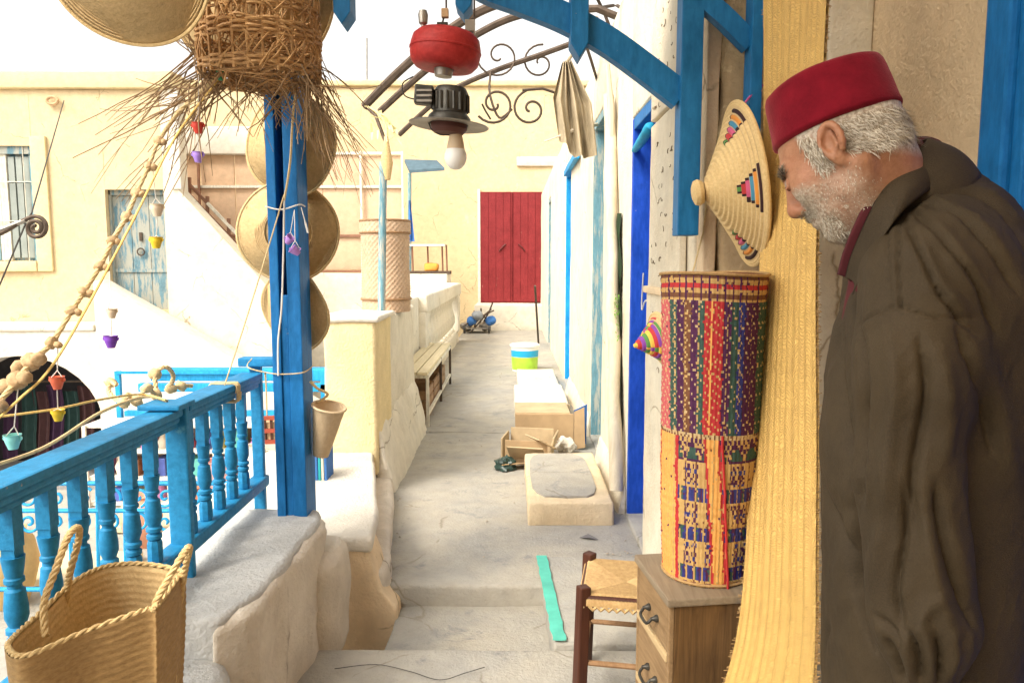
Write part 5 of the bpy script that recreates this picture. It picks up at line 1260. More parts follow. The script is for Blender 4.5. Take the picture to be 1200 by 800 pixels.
# ---------------------------------------------------------------- rush seated stool
ZS = .39
s00, s01 = W(684,693,Z=ZS), W(691,653,Z=ZS)
st = thing('rush_stool', 'low stool with red brown legs and woven rush seat', 'stool', ((s00.x+s01.x)/2+.13,(s00.y+s01.y)/2,0))
ey = (s01-s00); Ly = ey.length; ey.normalize(); ex = Vector((ey.y,-ey.x,0)); Lx = .255
def sp_(a, b, z): return Vector((s00.x,s00.y,0)) + ex*a + ey*b + Vector((0,0,z))
Rs = Matrix((ex, ey, Vector((0,0,1)))).transposed()
for a in (.0,Lx):
    for b in (0,Ly):
        out = Vector((0,0,0)) - ex*(.012 if a == 0 else -.012) - ey*(.008 if b == 0 else -.008)
        n = 6
        MB().beam(sp_(a,b,0)+out, sp_(a,b,ZS+.018), .036, .036).build('leg', M['darkwood'], st, bevel=.005)
        MB().lathe([(.004,-.001),(.004,.003)], 8, axis_matrix(sp_(a,b,ZS-.04)-ey*.0175+Vector((0,0,0)), -ey)).build('peg', M['rope'], st)
for (p, q) in (((0,0),(Lx,0)),((0,Ly),(Lx,Ly)),((0,0),(0,Ly)),((Lx,0),(Lx,Ly))):
    MB().tube([sp_(*p,ZS-.02), sp_(*q,ZS-.02)], .015, 8).build('seat_rail', M['darkwood'], st)
    MB().tube([sp_(*p,.16), sp_(*q,.16)], .009, 8).build('stretcher', M['brownwood'], st)
# rush seat: strands in four triangular quarters, each strand a ridge
mb = MB(); nS = 30
cx_, cy_ = Lx/2, Ly/2
def dip(a, b): return ZS-.004 - .016*(1-min(1, max(abs(a-cx_)/cx_, abs(b-cy_)/cy_)))
for k in range(nS):
    t = (k+.5)/nS*.5
    w1 = sp_(t*Lx, .0+0, 0)
    for side in range(4):
        if side == 0: pts = [(t*Lx, -.014, ZS-.02), (t*Lx, 0, ZS-.004), (t*Lx, t*Ly, dip(t*Lx,t*Ly))]; 
        if side == 1: pts = [(Lx-t*Lx, -.014, ZS-.02), (Lx-t*Lx, 0, ZS-.004), (Lx-t*Lx, t*Ly, dip(Lx-t*Lx,t*Ly))]
        if side == 2: pts = [(t*Lx, Ly+.014, ZS-.02), (t*Lx, Ly, ZS-.004), (t*Lx, Ly-t*Ly, dip(t*Lx,t*Ly))]
        if side == 3: pts = [(Lx-t*Lx, Ly+.014, ZS-.02), (Lx-t*Lx, Ly, ZS-.004), (Lx-t*Lx, Ly-t*Ly, dip(t*Lx,t*Ly))]
        pts = [sp_(*p) for p in pts]
        mb.tube([pts[0]+Vector((0,0,-.018)), pts[0], pts[1], pts[2]], .0030, 5)
        if side in (0,2):
            for xx in (0, 1):
                bq = t*Ly if side == 0 else Ly-t*Ly
                xa_ = -.014 if xx == 0 else Lx+.014; x0_ = 0 if xx == 0 else Lx; xi = t*Lx if xx == 0 else Lx-t*Lx
                mb.tube([sp_(xa_,bq,ZS-.038), sp_(xa_,bq,ZS-.02), sp_(x0_,bq,ZS-.004), sp_(xi,bq,dip(xi,bq))], .0030, 5)
RS = straw_mat('rush_seat', (.36,.22,.09), (.60,.42,.20), 60)
so = mb.build('rush_strands', RS, st, smooth=True); so['kind'] = 'stuff'
MB().add([sp_(0,0,ZS-.01), sp_(Lx,0,ZS-.01), sp_(Lx,Ly,ZS-.01), sp_(0,Ly,ZS-.01), sp_(cx_,cy_,ZS-.026)], [(0,1,4),(1,2,4),(2,3,4),(3,0,4)]).build('seat_core', RS, st)
mb = MB()
for k in range(9):  # scalloped rush under the front rail
    a = .03+k*(Lx-.06)/8; mb.tube([sp_(a-.012,-.012,ZS-.038), sp_(a,-.013,ZS-.05), sp_(a+.012,-.012,ZS-.038)], .006, 5)
so = mb.build('rush_wrapping', RS, st, smooth=True); so['kind'] = 'stuff'
# ---------------------------------------------------------------- hanging straw mat
hm = thing('hanging_straw_mat', 'long golden straw mat hanging from the porch behind the man', 'mat', W(905,800,Y=1.72))
Lp = cat([W(893,-60,Y=2.26), W(891,60,Y=2.23), W(889,200,Y=2.2), W(886,340,Y=2.12), W(880,500,Y=2.02), W(872,660,Y=1.90), W(862,740,Y=1.83), W(846,805,Y=1.78), W(836,850,Y=1.76)], 12)
Rp = cat([W(968,-60,Y=1.84), W(967,60,Y=1.82), W(965,200,Y=1.80), W(962,340,Y=1.77), W(960,500,Y=1.72), W(956,660,Y=1.66), W(955,740,Y=1.63), W(953,805,Y=1.60), W(950,850,Y=1.58)], 12)
nH = len(Lp)-1
wm, t_, b_ = nt('straw_mat_weave')
uvn = coords(t_, (1,1,1), kind='UV')
sx_ = N(t_, 'ShaderNodeSeparateXYZ'); t_.links.new(uvn, sx_.inputs[0])
def mth(op, a, b=0.0):
    n = N(t_, 'ShaderNodeMath', operation=op)
    for s, v in ((n.inputs[0], a), (n.inputs[1], b)):
        if hasattr(v, 'is_linked'): t_.links.new(v, s)
        else: s.default_value = v
    return n.outputs[0]
U_, V_ = sx_.outputs[0], sx_.outputs[1]
wob_ = nz(t_, coords(t_, (3,26,1), kind='UV'), 3, 4); wv_ = mth('SUBTRACT', wob_, .5)
cols_ = mth('ADD', mth('MULTIPLY', U_, 7.0), mth('MULTIPLY', wv_, .35)); rows_ = mth('ADD', mth('MULTIPLY', V_, 330.0), mth('MULTIPLY', wv_, 5.0))
fr = mth('FRACT', cols_); seam = mth('GREATER_THAN', mth('ABSOLUTE', mth('SUBTRACT', fr, .5)), .46)
rr_ = mth('ADD', rows_, mth('MULTIPLY', mth('SINE', mth('MULTIPLY', cols_, 6.283)), 1.1))
st_ = mth('ABSOLUTE', mth('SINE', mth('MULTIPLY', rr_, 3.1416)))
fib = nz(t_, coords(t_, (60, 500, 1), kind='UV'), 3, 4)
cc = mixc(t_, ramp(t_, st_, .0, .5), (.44,.24,.06), (.72,.45,.13)); cc = mixc(t_, ramp(t_, fib, .3,.7), cc, mixc(t_, .5, cc, (.80,.54,.20)))
cc = mixc(t_, mth('MULTIPLY', seam, .30), cc, (.36,.20,.06))
cc = mixc(t_, mth('MULTIPLY', ramp(t_, nz(t_, coords(t_, (4,14,1), kind='UV'), 2, 5), .45,.75), .35), cc, (.42,.25,.09))
t_.links.new(cc, b_.inputs['Base Color']); b_.inputs['Roughness'].default_value = .6; b_.inputs['Specular IOR Level'].default_value = .25
bumpn(t_, b_, mth('SUBTRACT', st_, mth('MULTIPLY', seam, .4)), .7, .003)
def hfn(off):
    def f(u, v):
        j = v*nH; i0 = min(int(j), nH-1); fr_ = j-i0; L, R_ = Lp[i0].lerp(Lp[i0+1], fr_), Rp[i0].lerp(Rp[i0+1], fr_)
        p = L.lerp(R_, u); p.x += off + .006*math.sin(v*9+u*2) + .004*math.sin(u*11*6.283)*.4 + .008*math.sin(u*3+v*4)
        return p
    return f
MB().grid(hfn(0), 88, nH*2).build('weave', wm, hm, smooth='all')
MB().grid(hfn(.007), 24, nH).build('backing', wm, hm, smooth='all')
mb = MB()
for k in range(900):     # frayed selvedges
    v = random.random(); u = random.choice((0.0,1.0,1.0)); p = hfn(.003)(u, v)
    o_ = (hfn(.003)(.98 if u else .02, v)-p); o_.normalize()
    mb.tube([p+o_*.004, p-o_*random.uniform(.003,.012)+Vector((random.uniform(-.005,.005), 0, random.uniform(-.006,.004)))], .0011, 3)
fo = mb.build('frayed_edge', M['straw_dark'], hm); fo['kind'] = 'stuff'
topL, topR = hfn(.003)(0,0), hfn(.003)(1,0)
MB().beam(topL+Vector((0,.06,.02)), topR+Vector((0,-.06,.02)), .03, .03).build('hanging_batten', M['brownwood'], hm)
for q in (topL, topR): MB().tube([q+Vector((0,0,.02)), Vector((q.x,q.y,2.605))], .004, 5).build('batten_cord', M['rope'], hm)
# ---------------------------------------------------------------- coiled conical lids
def coil_lid(c, ax, rad, hgt, ncoil, colours, tri_a, label, xref, name='coiled_straw_lid', knob=True, tip=None):
    t = thing(name, label, 'lid', c); Mx = axis_matrix(c, ax, xref)
    mats = [M['coil']] + colours; prof = []; sub = 4; bul = rad/ncoil*.42
    for k in range(ncoil):
        for s in range(sub):
            q = (k+s/sub)/ncoil; r = rad*(1-q) + .0001; z = hgt*(q**1.15)
            prof.append((r + bul*.5*math.sin(s/sub*math.pi), z + bul*math.sin(s/sub*math.pi)))
    prof.append((.0001, hgt))
    n = 144
    def mi(i, k):
        ring = i//sub; a = 2*math.pi*k/n
        for ta in tri_a:
            d = (a-ta+math.pi) % (2*math.pi) - math.pi
            if 1 <= ring <= 6:
                half = .30*(1-(ring-1)/6.3)/max(.3, 1-ring/ncoil)*.9
                if abs(d) < half:
                    if half-abs(d) < .05 or ring == 1: return 1
                    return 1+(ring % (len(colours)-1))+1 if len(colours) > 1 else 1
        if tip and ring >= ncoil-tip: return 1+ring % len(colours)
        return 0
    MB().lathe(prof, n, Mx, mifn=mi, caps=False).build('coils', mats, t, smooth='all')
    MB().lathe([(rad*.985,.004),(rad*.5,hgt*.42),(.001,hgt*.9)], 48, Mx, caps=False).build('lining', M['straw_in'], t, smooth=True)
    MB().tube([Mx @ Vector((rad*math.cos(a), rad*math.sin(a), 0)) for a in np.linspace(0,2*math.pi,73)[:-1]], .0075, 8, closed=True).build('rim', M['coil'], t, smooth=True)
    if knob:
        Mk = axis_matrix(Mx @ Vector((0,0,hgt-.006)), ax)
        MB().lathe([(.018,0),(.034,.004),(.040,.016),(.036,.028),(.022,.034),(.0001,.035)], 24, Mk).build('knob', M['coil'], t, smooth=True)
    return t
KC = [plain('coil_black',(.035,.012,.012),.8,.3), plain('coil_red',(.50,.04,.04),.7,.2), plain('coil_green',(.10,.26,.06),.7,.2), plain('coil_orange',(.70,.26,.04),.7,.2), plain('coil_blue',(.06,.24,.36),.7,.2), plain('coil_pink',(.6,.10,.2),.7,.2)]
lidc = W(871,217,Y=2.27); lidax = Vector((-.985,.05,-.16))
coil_lid(lidc, lidax, .242, .125, 15, KC, (R(-27),R(-99),R(-171),R(45),R(117)), 'coiled straw cone lid with bright triangles hung by the stone pier', Vector((0,0,1)))
lid2 = W(775,397,Y=2.42)
coil_lid(lid2, Vector((-1,-.25,-.22)), .085, .10, 10, [KC[1],plain('coil_yellow',(.75,.5,.08),.7),KC[2],plain('coil_violet',(.25,.06,.35),.7)], (0,2.1,4.2), 'small striped straw cone poking out behind the mat roll', Vector((0,0,1)), 'striped_straw_cone', False, 8)
tag(MB().tube([lid2+Vector((.05,.02,0)), Vector((.64,2.50,lid2.z+.35)), Vector((.67,2.54,lid2.z+.6))], .003, 5).build('string_for_cone', M['rope'], None), 'string holding the small striped cone behind the mat roll', 'string')
tag(MB().tube(cat([lidc+Vector((.02,.06,.20)), lidc+Vector((.04,.14,.27)), Vector((.80,2.43,lidc.z+.33))],4), .0035, 5).build('lid_string', plain('pink_string',(.5,.1,.3),.8), None), 'pink string holding the large cone lid on the blue post', 'string')
tag(MB().tube(cat([W(770,360,X=.615),W(757,352,X=.615),W(752,362,X=.62),W(754,320,X=.62)],4), .004, 5).build('white_hook_string', M['whitewire'], None), 'short white string hanging by the deep blue doorway', 'string')
# ================================================================== THE MAN (implicit surfaces -> one continuous body)
random.seed(41)
rng = np.random.default_rng(4)
def surface_nets(Fv, xs, ys, zs):
    s = Fv < 0; nx, ny, nz_ = Fv.shape
    cs = [s[i:nx-1+i, j:ny-1+j, k:nz_-1+k] for i in (0,1) for j in (0,1) for k in (0,1)]
    cnt = sum(c.astype(np.int8) for c in cs); act = (cnt > 0) & (cnt < 8)
    I, J, K = np.nonzero(act); idx = -np.ones(act.shape, np.int64); idx[I, J, K] = np.arange(len(I))
    acc = np.zeros((len(I), 3)); num = np.zeros(len(I))
    corners = [(i, j, k) for i in (0,1) for j in (0,1) for k in (0,1)]
    for a in range(8):
        for b in range(a+1, 8):
            ca, cb = corners[a], corners[b]
            if sum(abs(p-q) for p, q in zip(ca, cb)) != 1: continue
            fa = Fv[I+ca[0], J+ca[1], K+ca[2]]; fb = Fv[I+cb[0], J+cb[1], K+cb[2]]
            m = (fa < 0) != (fb < 0); t = np.where(m, fa/np.where(m, fa-fb, 1), 0)
            pa = np.stack([xs[I+ca[0]], ys[J+ca[1]], zs[K+ca[2]]], 1); pb = np.stack([xs[I+cb[0]], ys[J+cb[1]], zs[K+cb[2]]], 1)
            acc += np.where(m[:, None], pa + (pb-pa)*t[:, None], 0); num += m
    V = acc/num[:, None]; faces = []
    for ax in range(3):
        sl0 = [slice(None)]*3; sl1 = [slice(None)]*3; sl0[ax] = slice(0, -1); sl1[ax] = slice(1, None)
        a, b = s[tuple(sl0)], s[tuple(sl1)]
        P = np.argwhere(a != b); o1, o2 = (ax+1) % 3, (ax+2) % 3
        lim = act.shape
        ok = (P[:, o1] > 0) & (P[:, o2] > 0) & (P[:, o1] < lim[o1]) & (P[:, o2] < lim[o2]) & (P[:, ax] < lim[ax]); P = P[ok]
        def cell(d1, d2):
            Q = P.copy(); Q[:, o1] -= d1; Q[:, o2] -= d2; return idx[Q[:, 0], Q[:, 1], Q[:, 2]]
        q = np.stack([cell(1,1), cell(0,1), cell(0,0), cell(1,0)], 1)
        fl_ = a[P[:, 0], P[:, 1], P[:, 2]]; q[~fl_] = q[~fl_][:, ::-1]; faces.append(q)
    return V, np.concatenate(faces)
class Field:
    def __init__(s, xs, ys, zs): s.xs, s.ys, s.zs = (np.asarray(a, np.float64) for a in (xs, ys, zs)); s.F = np.full((len(xs), len(ys), len(zs)), .5, np.float32)
    def blk(s, lo, hi):
        sl = [slice(max(0, np.searchsorted(a, l)-1), min(len(a), np.searchsorted(a, h)+1)) for a, l, h in zip((s.xs, s.ys, s.zs), lo, hi)]
        X, Y, Z = np.meshgrid(s.xs[sl[0]], s.ys[sl[1]], s.zs[sl[2]], indexing='ij'); return tuple(sl), X, Y, Z
    def put(s, sl, d, k, sub=False):
        a = s.F[sl]
        if sub: d = -d; h = np.clip(.5 - .5*(d-a)/k, 0, 1) if k else 0; s.F[sl] = (d*(1-h) + a*h + k*h*(1-h)) if False else -smin(-a, -d, k)
        else: s.F[sl] = smin(a, d, k)
    def ell(s, c, r, Rot=None, k=.02, sub=False):
        m = max(r)+k*2+.02; c = np.asarray(c); sl, X, Y, Z = s.blk(c-m, c+m)
        p = [X-c[0], Y-c[1], Z-c[2]]
        if Rot is not None: p = [sum(Rot[j][i]*p[j] for j in range(3)) for i in range(3)]
        k0 = np.sqrt(sum((p[i]/r[i])**2 for i in range(3))); k1 = np.sqrt(sum((p[i]/r[i]**2)**2 for i in range(3)))+1e-9
        s.put(sl, k0*(k0-1)/k1, k, sub)
    def cap(s, a, b, ra, rb, k=.02, sub=False):
        a, b = np.asarray(a, float), np.asarray(b, float); m = max(ra, rb)+k*2+.02
        sl, X, Y, Z = s.blk(np.minimum(a, b)-m, np.maximum(a, b)+m); d = b-a; L = max(d@d, 1e-9)
        t = np.clip(((X-a[0])*d[0]+(Y-a[1])*d[1]+(Z-a[2])*d[2])/L, 0, 1)
        q = np.sqrt((X-a[0]-d[0]*t)**2+(Y-a[1]-d[1]*t)**2+(Z-a[2]-d[2]*t)**2)
        s.put(sl, q-(ra+(rb-ra)*t), k, sub)
    def stack(s, rings, yaw, k=.03):
        """rings: (z, cx, cy, a(front-back), b(side))"""
        zz = [r[0] for r in rings]; mx = max(max(r[3], r[4]) for r in rings)+.05
        lo = (min(r[1] for r in rings)-mx, min(r[2] for r in rings)-mx, min(zz)-.02); hi = (max(r[1] for r in rings)+mx, max(r[2] for r in rings)+mx, max(zz)+.02)
        sl, X, Y, Z = s.blk(lo, hi); z1 = Z[0, 0, :]
        g = [np.interp(z1, zz, [r[i] for r in rings])[None, None, :] for i in (1,2,3,4)]
        fx, fy = -math.cos(yaw), math.sin(yaw)
        dx, dy = X-g[0], Y-g[1]; f = dx*fx+dy*fy; l = -dx*fy+dy*fx
        q = np.sqrt((f/g[2])**2+(l/g[3])**2)+1e-6; d = (q-1)*np.minimum(g[2], g[3])*.9
        d = np.maximum(d, np.maximum(zz[0]-Z, Z-zz[-1])); s.put(sl, d, k)
    def mesh(s): return surface_nets(s.F, s.xs, s.ys, s.zs)
def smin(a, b, k):
    if not k: return np.minimum(a, b)
    h = np.clip(.5+.5*(b-a)/k, 0, 1); return b*(1-h)+a*h-k*h*(1-h)
def np_mesh(name, V, Fc, mats, parent, loc=(0,0,0)):
    me = bpy.data.meshes.new(name); me.from_pydata(V.tolist(), [], Fc.tolist())
    for m in (mats if isinstance(mats, list) else [mats]): me.materials.append(m)
    me.polygons.foreach_set('use_smooth', [True]*len(me.polygons)); me.update()
    return link(me, name, parent, loc)
def vnorm(V, Fc):
    n = np.cross(V[Fc[:, 2]]-V[Fc[:, 0]], V[Fc[:, 3]]-V[Fc[:, 1]]); out = np.zeros_like(V)
    for i in range(4): np.add.at(out, Fc[:, i], n)
    return out/(np.linalg.norm(out, axis=1, keepdims=True)+1e-12)
def relax(V, Fc, it=2, lam=.5):
    E = np.concatenate([Fc[:, [0,1]], Fc[:, [1,2]], Fc[:, [2,3]], Fc[:, [3,0]]]); E = np.concatenate([E, E[:, ::-1]])
    deg = np.bincount(E[:, 0], minlength=len(V))[:, None]
    for _ in range(it):
        acc = np.zeros_like(V); np.add.at(acc, E[:, 0], V[E[:, 1]]); V = V + lam*(acc/np.maximum(deg, 1)-V)
    return V
YM = 1.28; YAW = R(20)
spine = Vector((W(1098,330,Y=YM).x, YM))
HC = W(988,178,Y=1.25)                       # head centre
# head frame: forward f, left l (towards the camera), up u
hy, hp_ = R(40), R(35)
f0 = Vector((-math.cos(hy), math.sin(hy), 0)); l0 = Vector((0,0,1)).cross(f0)
f_ = (f0*math.cos(hp_) - Vector((0,0,1))*math.sin(hp_)).normalized(); u_ = f_.cross(l0).normalized()
HR_ = np.array([f_, l0, u_]).T               # columns are local axes
SC = 1.01
def hw(p): return np.array(HC) + HR_ @ (np.asarray(p, float)*SC)
fine = np.arange(-.16, .17, .0030)
xs = np.concatenate([np.arange(.36, HC.x-.16, .012), HC.x+fine, np.arange(HC.x+.18, 1.02, .012)])
ysn = np.concatenate([np.arange(.92, HC.y-.16, .008), HC.y+fine, np.arange(HC.y+.18, 1.62, .012)])
zsn = np.concatenate([np.arange(-.02, .62, .012), np.arange(.62, .86, .006), np.arange(.87, HC.z-.17, .012), HC.z-.165+np.arange(0, .33, .0030)])
BF = Field(xs, ysn, zsn)
def E(c, r, k=.02, sub=False, rot=None):
    Rr = HR_ if rot is None else HR_ @ np.array(rot)
    BF.ell(hw(c), [x*SC for x in r], Rr, k, sub)
def Cp(a, b, ra, rb, k=.015, sub=False): BF.cap(hw(a), hw(b), ra*SC, rb*SC, k, sub)
E((-.014,0,.040), (.098,.077,.086), .01)                         # skull
E((.030,0,-.020), (.066,.066,.084), .03)                         # face
E((.028,0,-.075), (.056,.052,.040), .03)                         # jaw
E((.074,0,-.103), (.022,.026,.020), .025)                        # chin
E((.080,0,.024), (.016,.050,.011), .02)                          # brow ridge
for s_ in (-1,1):
    E((.064,.046*s_,-.022), (.024,.021,.024), .025)               # cheek bones
    E((.098,.032*s_,.002), (.016,.019,.012), .015, True)         # eye sockets
    E((.081,.031*s_,.001), (.014,.015,.0125), .004)              # lids
    Cp((.092,.017*s_,-.004), (.096,.045*s_,-.004), .0035, .002, .004)   # lower lid bag
    E((.102,.011*s_,-.041), (.010,.008,.008), .006)              # nostrils
    E((.000,.058*s_,-.058), (.022,.010,.022), .03)        # jaw angle
Cp((.092,0,.014), (.112,0,-.030), .0090, .0125, .014)            # nose
E((.112,0,-.035), (.012,.012,.010), .010)
E((.088,0,-.062), (.016,.026,.010), .012); E((.086,0,-.076), (.016,.022,.008), .010)
Cp((.106,-.018,-.069), (.106,.018,-.069), .0022, .0022, .003, True)
# ears: rim, lobe, hollow
for s_ in (-1,1):
    ear = []
    for a in np.linspace(R(-60), R(230), 13):
        ear.append((-.010+.0165*math.cos(a)*1.0-.004*math.sin(a), s_*(.079+.010*max(0, -math.cos(a))+.006), .0+.0265*math.sin(a)))
    for p, q in zip(ear[:-1], ear[1:]): Cp(p, q, .0052, .0052, .004)
    E((-.010,.080*s_,.000), (.014,.006,.023), .006)
    E((-.002,.080*s_,-.028), (.009,.006,.010), .008)
    E((-.004,.088*s_,.000), (.009,.005,.013), .004, True)
    Cp((-.016,.086*s_,.014), (-.014,.087*s_,-.010), .0028, .0026, .003); Cp((-.014,.087*s_,-.010), (-.004,.085*s_,-.016), .0026, .0024, .003)
    Cp((.004,.078*s_,-.002), (.006,.079*s_,-.014), .004, .003, .004)
# neck into the torso
nb = np.array([spine.x-.035, YM, 1.40])
BF.cap(hw((-.035,0,-.030)), nb, .060*SC, .072, .03)
BF.cap(hw((.010,0,-.080)), nb+np.array([-.05,.01,-.02]), .035, .05, .03)
for s_ in (-1,1): BF.cap(hw((-.02,.062*s_,-.045)), nb+np.array([-.06,-.03*s_,-.03]), .016, .018, .02)   # neck cords
# torso, hips, legs, arms, hands
BF.stack([(.78,spine.x,YM,.10,.15),(.95,spine.x,YM,.11,.15),(1.2,spine.x,YM,.10,.13),(1.36,spine.x-.01,YM,.08,.12),(1.44,spine.x-.02,YM,.05,.08)], YAW, .04)
LV = np.array([-math.sin(YAW), -math.cos(YAW), 0.]); FV = np.array([-math.cos(YAW), math.sin(YAW), 0.])
feet = {}
for s_ in (-1,1):
    hip = np.array([spine.x, YM, .82])+LV*.09*s_; knee = hip+np.array([-.01,0,-.38])+FV*.015; ank = np.array([spine.x+.0, YM, .09])+LV*.10*s_
    BF.cap(hip, knee, .085, .058, .04); BF.cap(knee, ank, .055, .038, .03); BF.cap(ank+np.array([0,0,-.04]), ank+FV*.14+np.array([0,0,-.05]), .036, .03, .03); feet[s_] = ank
sh = {1: np.array(W(1075,318,Y=1.10)), -1: None}; sh[-1] = sh[1] - LV*.36; sh[-1][2] = sh[1][2]
elb = {1: np.array(W(1060,560,Y=1.075)), -1: None}; elb[-1] = np.array([elb[1][0]-LV[0]*.46+.0, elb[1][1]-LV[1]*.46, elb[1][2]])
wri = {1: np.array(W(1082,800,Y=1.05)), -1: None}; wri[-1] = np.array([wri[1][0]+.13, wri[1][1]+.46, wri[1][2]+.0])
for s_ in (-1,1):
    BF.cap(sh[s_]+np.array([.02,.03,-.04]), elb[s_], .034, .036, .03); BF.cap(elb[s_], wri[s_], .040, .026, .02)
    w0 = wri[s_]; pd = np.array([-.25,0,-1.]); pd /= np.linalg.norm(pd)     # hand hangs down, slightly forward
    fwd = np.array([-1.,.1,0.]); fwd -= pd*(fwd@pd); fwd /= np.linalg.norm(fwd); inn = np.cross(pd, fwd); inn *= 1 if (inn@(LV*-s_)) > 0 else -1
    for q in (-.022,-.007,.008,.022): BF.cap(w0+pd*.01+fwd*q*.6, w0+pd*.085+fwd*q, .016, .013, .012)
    for q, L in ((.026,.070),(.009,.080),(-.009,.074),(-.026,.058)):
        k0 = w0+pd*.085+fwd*q; k1 = k0+pd*L*.5+inn*.008; k2 = k1+pd*L*.3+inn*.020; k3 = k2+pd*L*.2+inn*.022
        BF.cap(k0, k1, .0095, .0088, .004); BF.cap(k1, k2, .0088, .008, .004); BF.cap(k2, k3, .008, .007, .004)
    t0 = w0+pd*.03+fwd*.022; t1 = t0+pd*.035+fwd*.022+inn*.010; t2 = t1+pd*.032+fwd*.004+inn*.012
    BF.cap(t0, t1, .013, .011, .008); BF.cap(t1, t2, .0105, .009, .005)
V, Fc = BF.mesh(); V = relax(V, Fc, 1, .35)
# skin material with a painted-in whisker mask stored per vertex (real hair colour)
loc = ((V-np.array(HC)) @ HR_)/SC
lx, ly, lz = loc[:, 0], np.abs(loc[:, 1]), loc[:, 2]
jawline = -.030 - .25*(lx-.02)*(lx < .05)
beard = np.clip((-.028-lz - .30*np.clip(.030-lx, -.05, .2))/.018, 0, 1) * np.clip((lx+.030)/.03, 0, 1) * np.clip((lz+.150)/.03, 0, 1)
beard *= 1-.9*np.clip(1-np.abs(lx-.10)/.02, 0, 1)*np.clip(1-np.abs(lz+.069)/.006, 0, 1)
beard *= np.clip(1-(loc[:, 0] > .095)*(lz > -.050), 0, 1)
hairm = np.clip((.020-lx)/.012, 0, 1)*np.clip((lz+.035+.9*(lx+.03)*(lx < -.03)*-1)/.02, 0, 1)*(np.linalg.norm(loc, axis=1) < .2)
hairm[(ly > .079) & (lx > -.035) & (lx < .015) & (lz < .036)] = 0     # ears stay skin
side = np.clip((lx-.008)/.006, 0, 1)*np.clip((.036-lx)/.006, 0, 1)*np.clip((lz+.030)/.01, 0, 1)*(ly > .045)
mask = np.clip(np.maximum(beard*(.38+.5*np.clip((lx-.045)/.03,0,1)), np.maximum(hairm, side)), 0, 1); mask[np.linalg.norm(loc, axis=1) > .22] = 0
sm, t_, b_ = nt('weathered_skin'); co = coords(t_)
at = N(t_, 'ShaderNodeAttribute', attribute_name='whisker')
sk = mixc(t_, ramp(t_, nz(t_, co, 35, 6, .7), .3, .75), (.27,.110,.048), (.45,.215,.115))
sk = mixc(t_, mth.__call__('MULTIPLY', 0, 0) if False else ramp(t_, nz(t_, co, 12, 3), .5, .8), sk, mixc(t_, .5, sk, (.40,.12,.06)))
wh = mixc(t_, ramp(t_, nz(t_, co, 180, 3, .7), .35, .65), (.30,.22,.16), (.62,.55,.44))
t_.links.new(mixc(t_, at.outputs['Fac'], sk, wh), b_.inputs['Base Color'])
b_.inputs['Roughness'].default_value = .52; b_.inputs['Subsurface Weight'].default_value = .12; b_.inputs['Subsurface Radius'].default_value = (.012,.005,.003); b_.inputs['Subsurface Scale'].default_value = .6
hsum = N(t_, 'ShaderNodeMath', operation='ADD'); t_.links.new(nz(t_, co, 90, 5, .7), hsum.inputs[0]); t_.links.new(nz(t_, co, 300, 2), hsum.inputs[1])
bumpn(t_, b_, hsum.outputs[0], .35, .002)
pl_ = (spine.x, YM, 0)
body = np_mesh('person', V, Fc, sm, None)
body['_abs'] = (0,0,0)
tag(body, 'elderly man in red felt cap and dark olive jacket looking down beside the hanging mat', 'person')
at_ = body.data.attributes.new('whisker', 'FLOAT', 'POINT'); at_.data.foreach_set('value', mask.astype(np.float32))
# eyes
EY = plain('eyeball', (.30,.24,.20), .2, .05, 3, 0); IR = plain('iris', (.02,.012,.008), .2, .05, 3, 0)
for s_ in (-1,1):
    c = Vector(hw((.083,.031*s_,.001)))
    e = MB().lathe([(max(.0112*math.sin(a), .00001), -.0112*math.cos(a)) for a in np.linspace(0, math.pi, 12)], 16, axis_matrix(c+Vector(f_)*.0025, Vector(f_)-Vector(u_)*.5)).build('eye', EY, body, smooth='all')
    MB().lathe([(.0058,0),(.0045,.0016),(.0001,.002)], 14, axis_matrix(c+Vector(f_)*.0133-Vector(u_)*.004, Vector(f_)-Vector(u_)*.4)).build('iris', IR, e, smooth='all')
# hair, beard, eyebrows as strands
Nv = vnorm(V, Fc)
HAIRM = [plain('hair_white', (.60,.53,.42), .5, .2, 60, 0), plain('hair_grey', (.32,.25,.17), .5, .3, 60, 0)]
def strands(name, wgt, count, length, flow, m, width=.0007, lift=.25, wav=.15):
    p = wgt/wgt.sum(); ids = rng.choice(len(V), count, p=p); vs, fs = [], []
    fl = np.array(flow) if not callable(flow) else None
    for i in ids:
        n = Nv[i]; d = HR_ @ (fl if fl is not None else np.array(flow(loc[i])))
        d = d - n*(d@n); d = d/(np.linalg.norm(d)+1e-9) + n*lift + rng.normal(0, .22, 3); d /= np.linalg.norm(d)
        L = length*rng.uniform(.55, 1.2); side_ = np.cross(n, d); side_ /= np.linalg.norm(side_)+1e-9; o = len(vs)
        st0 = V[i] + rng.normal(0, .0012, 3)
        w_ = rng.normal(0, wav, 3)
        for q, wd in ((0,1),(.5,.8),(1,.25)):
            c = st0 + d*L*q - n*lift*L*.8*q*q + w_*L*q*q; vs += [c-side_*width*wd, c+side_*width*wd]
        fs += [(o,o+1,o+3,o+2),(o+2,o+3,o+5,o+4)]
    mb = MB(); mb.v = [tuple(v) for v in vs]; mb.f = fs; mb.m = [int(rng.random() < .38) for _ in fs]
    ob_ = mb.build(name, m, body, fixn=False); ob_['kind'] = 'stuff'; return ob_
ir_ = np.linalg.norm(loc, axis=1) < .2
capd = (loc-np.array([-.012,0,.040])) @ (np.array([-.30,0,1.])/np.linalg.norm([-.30,0,1.]))
backhair = (capd < -.012)*hairm*(lz > -.045)*(lz < .085)*(lx < -.012)
strands('hair', backhair*ir_+1e-12, 6500, .017, lambda p: (-.35,0,-.9), HAIRM, .0007, .12, .2)
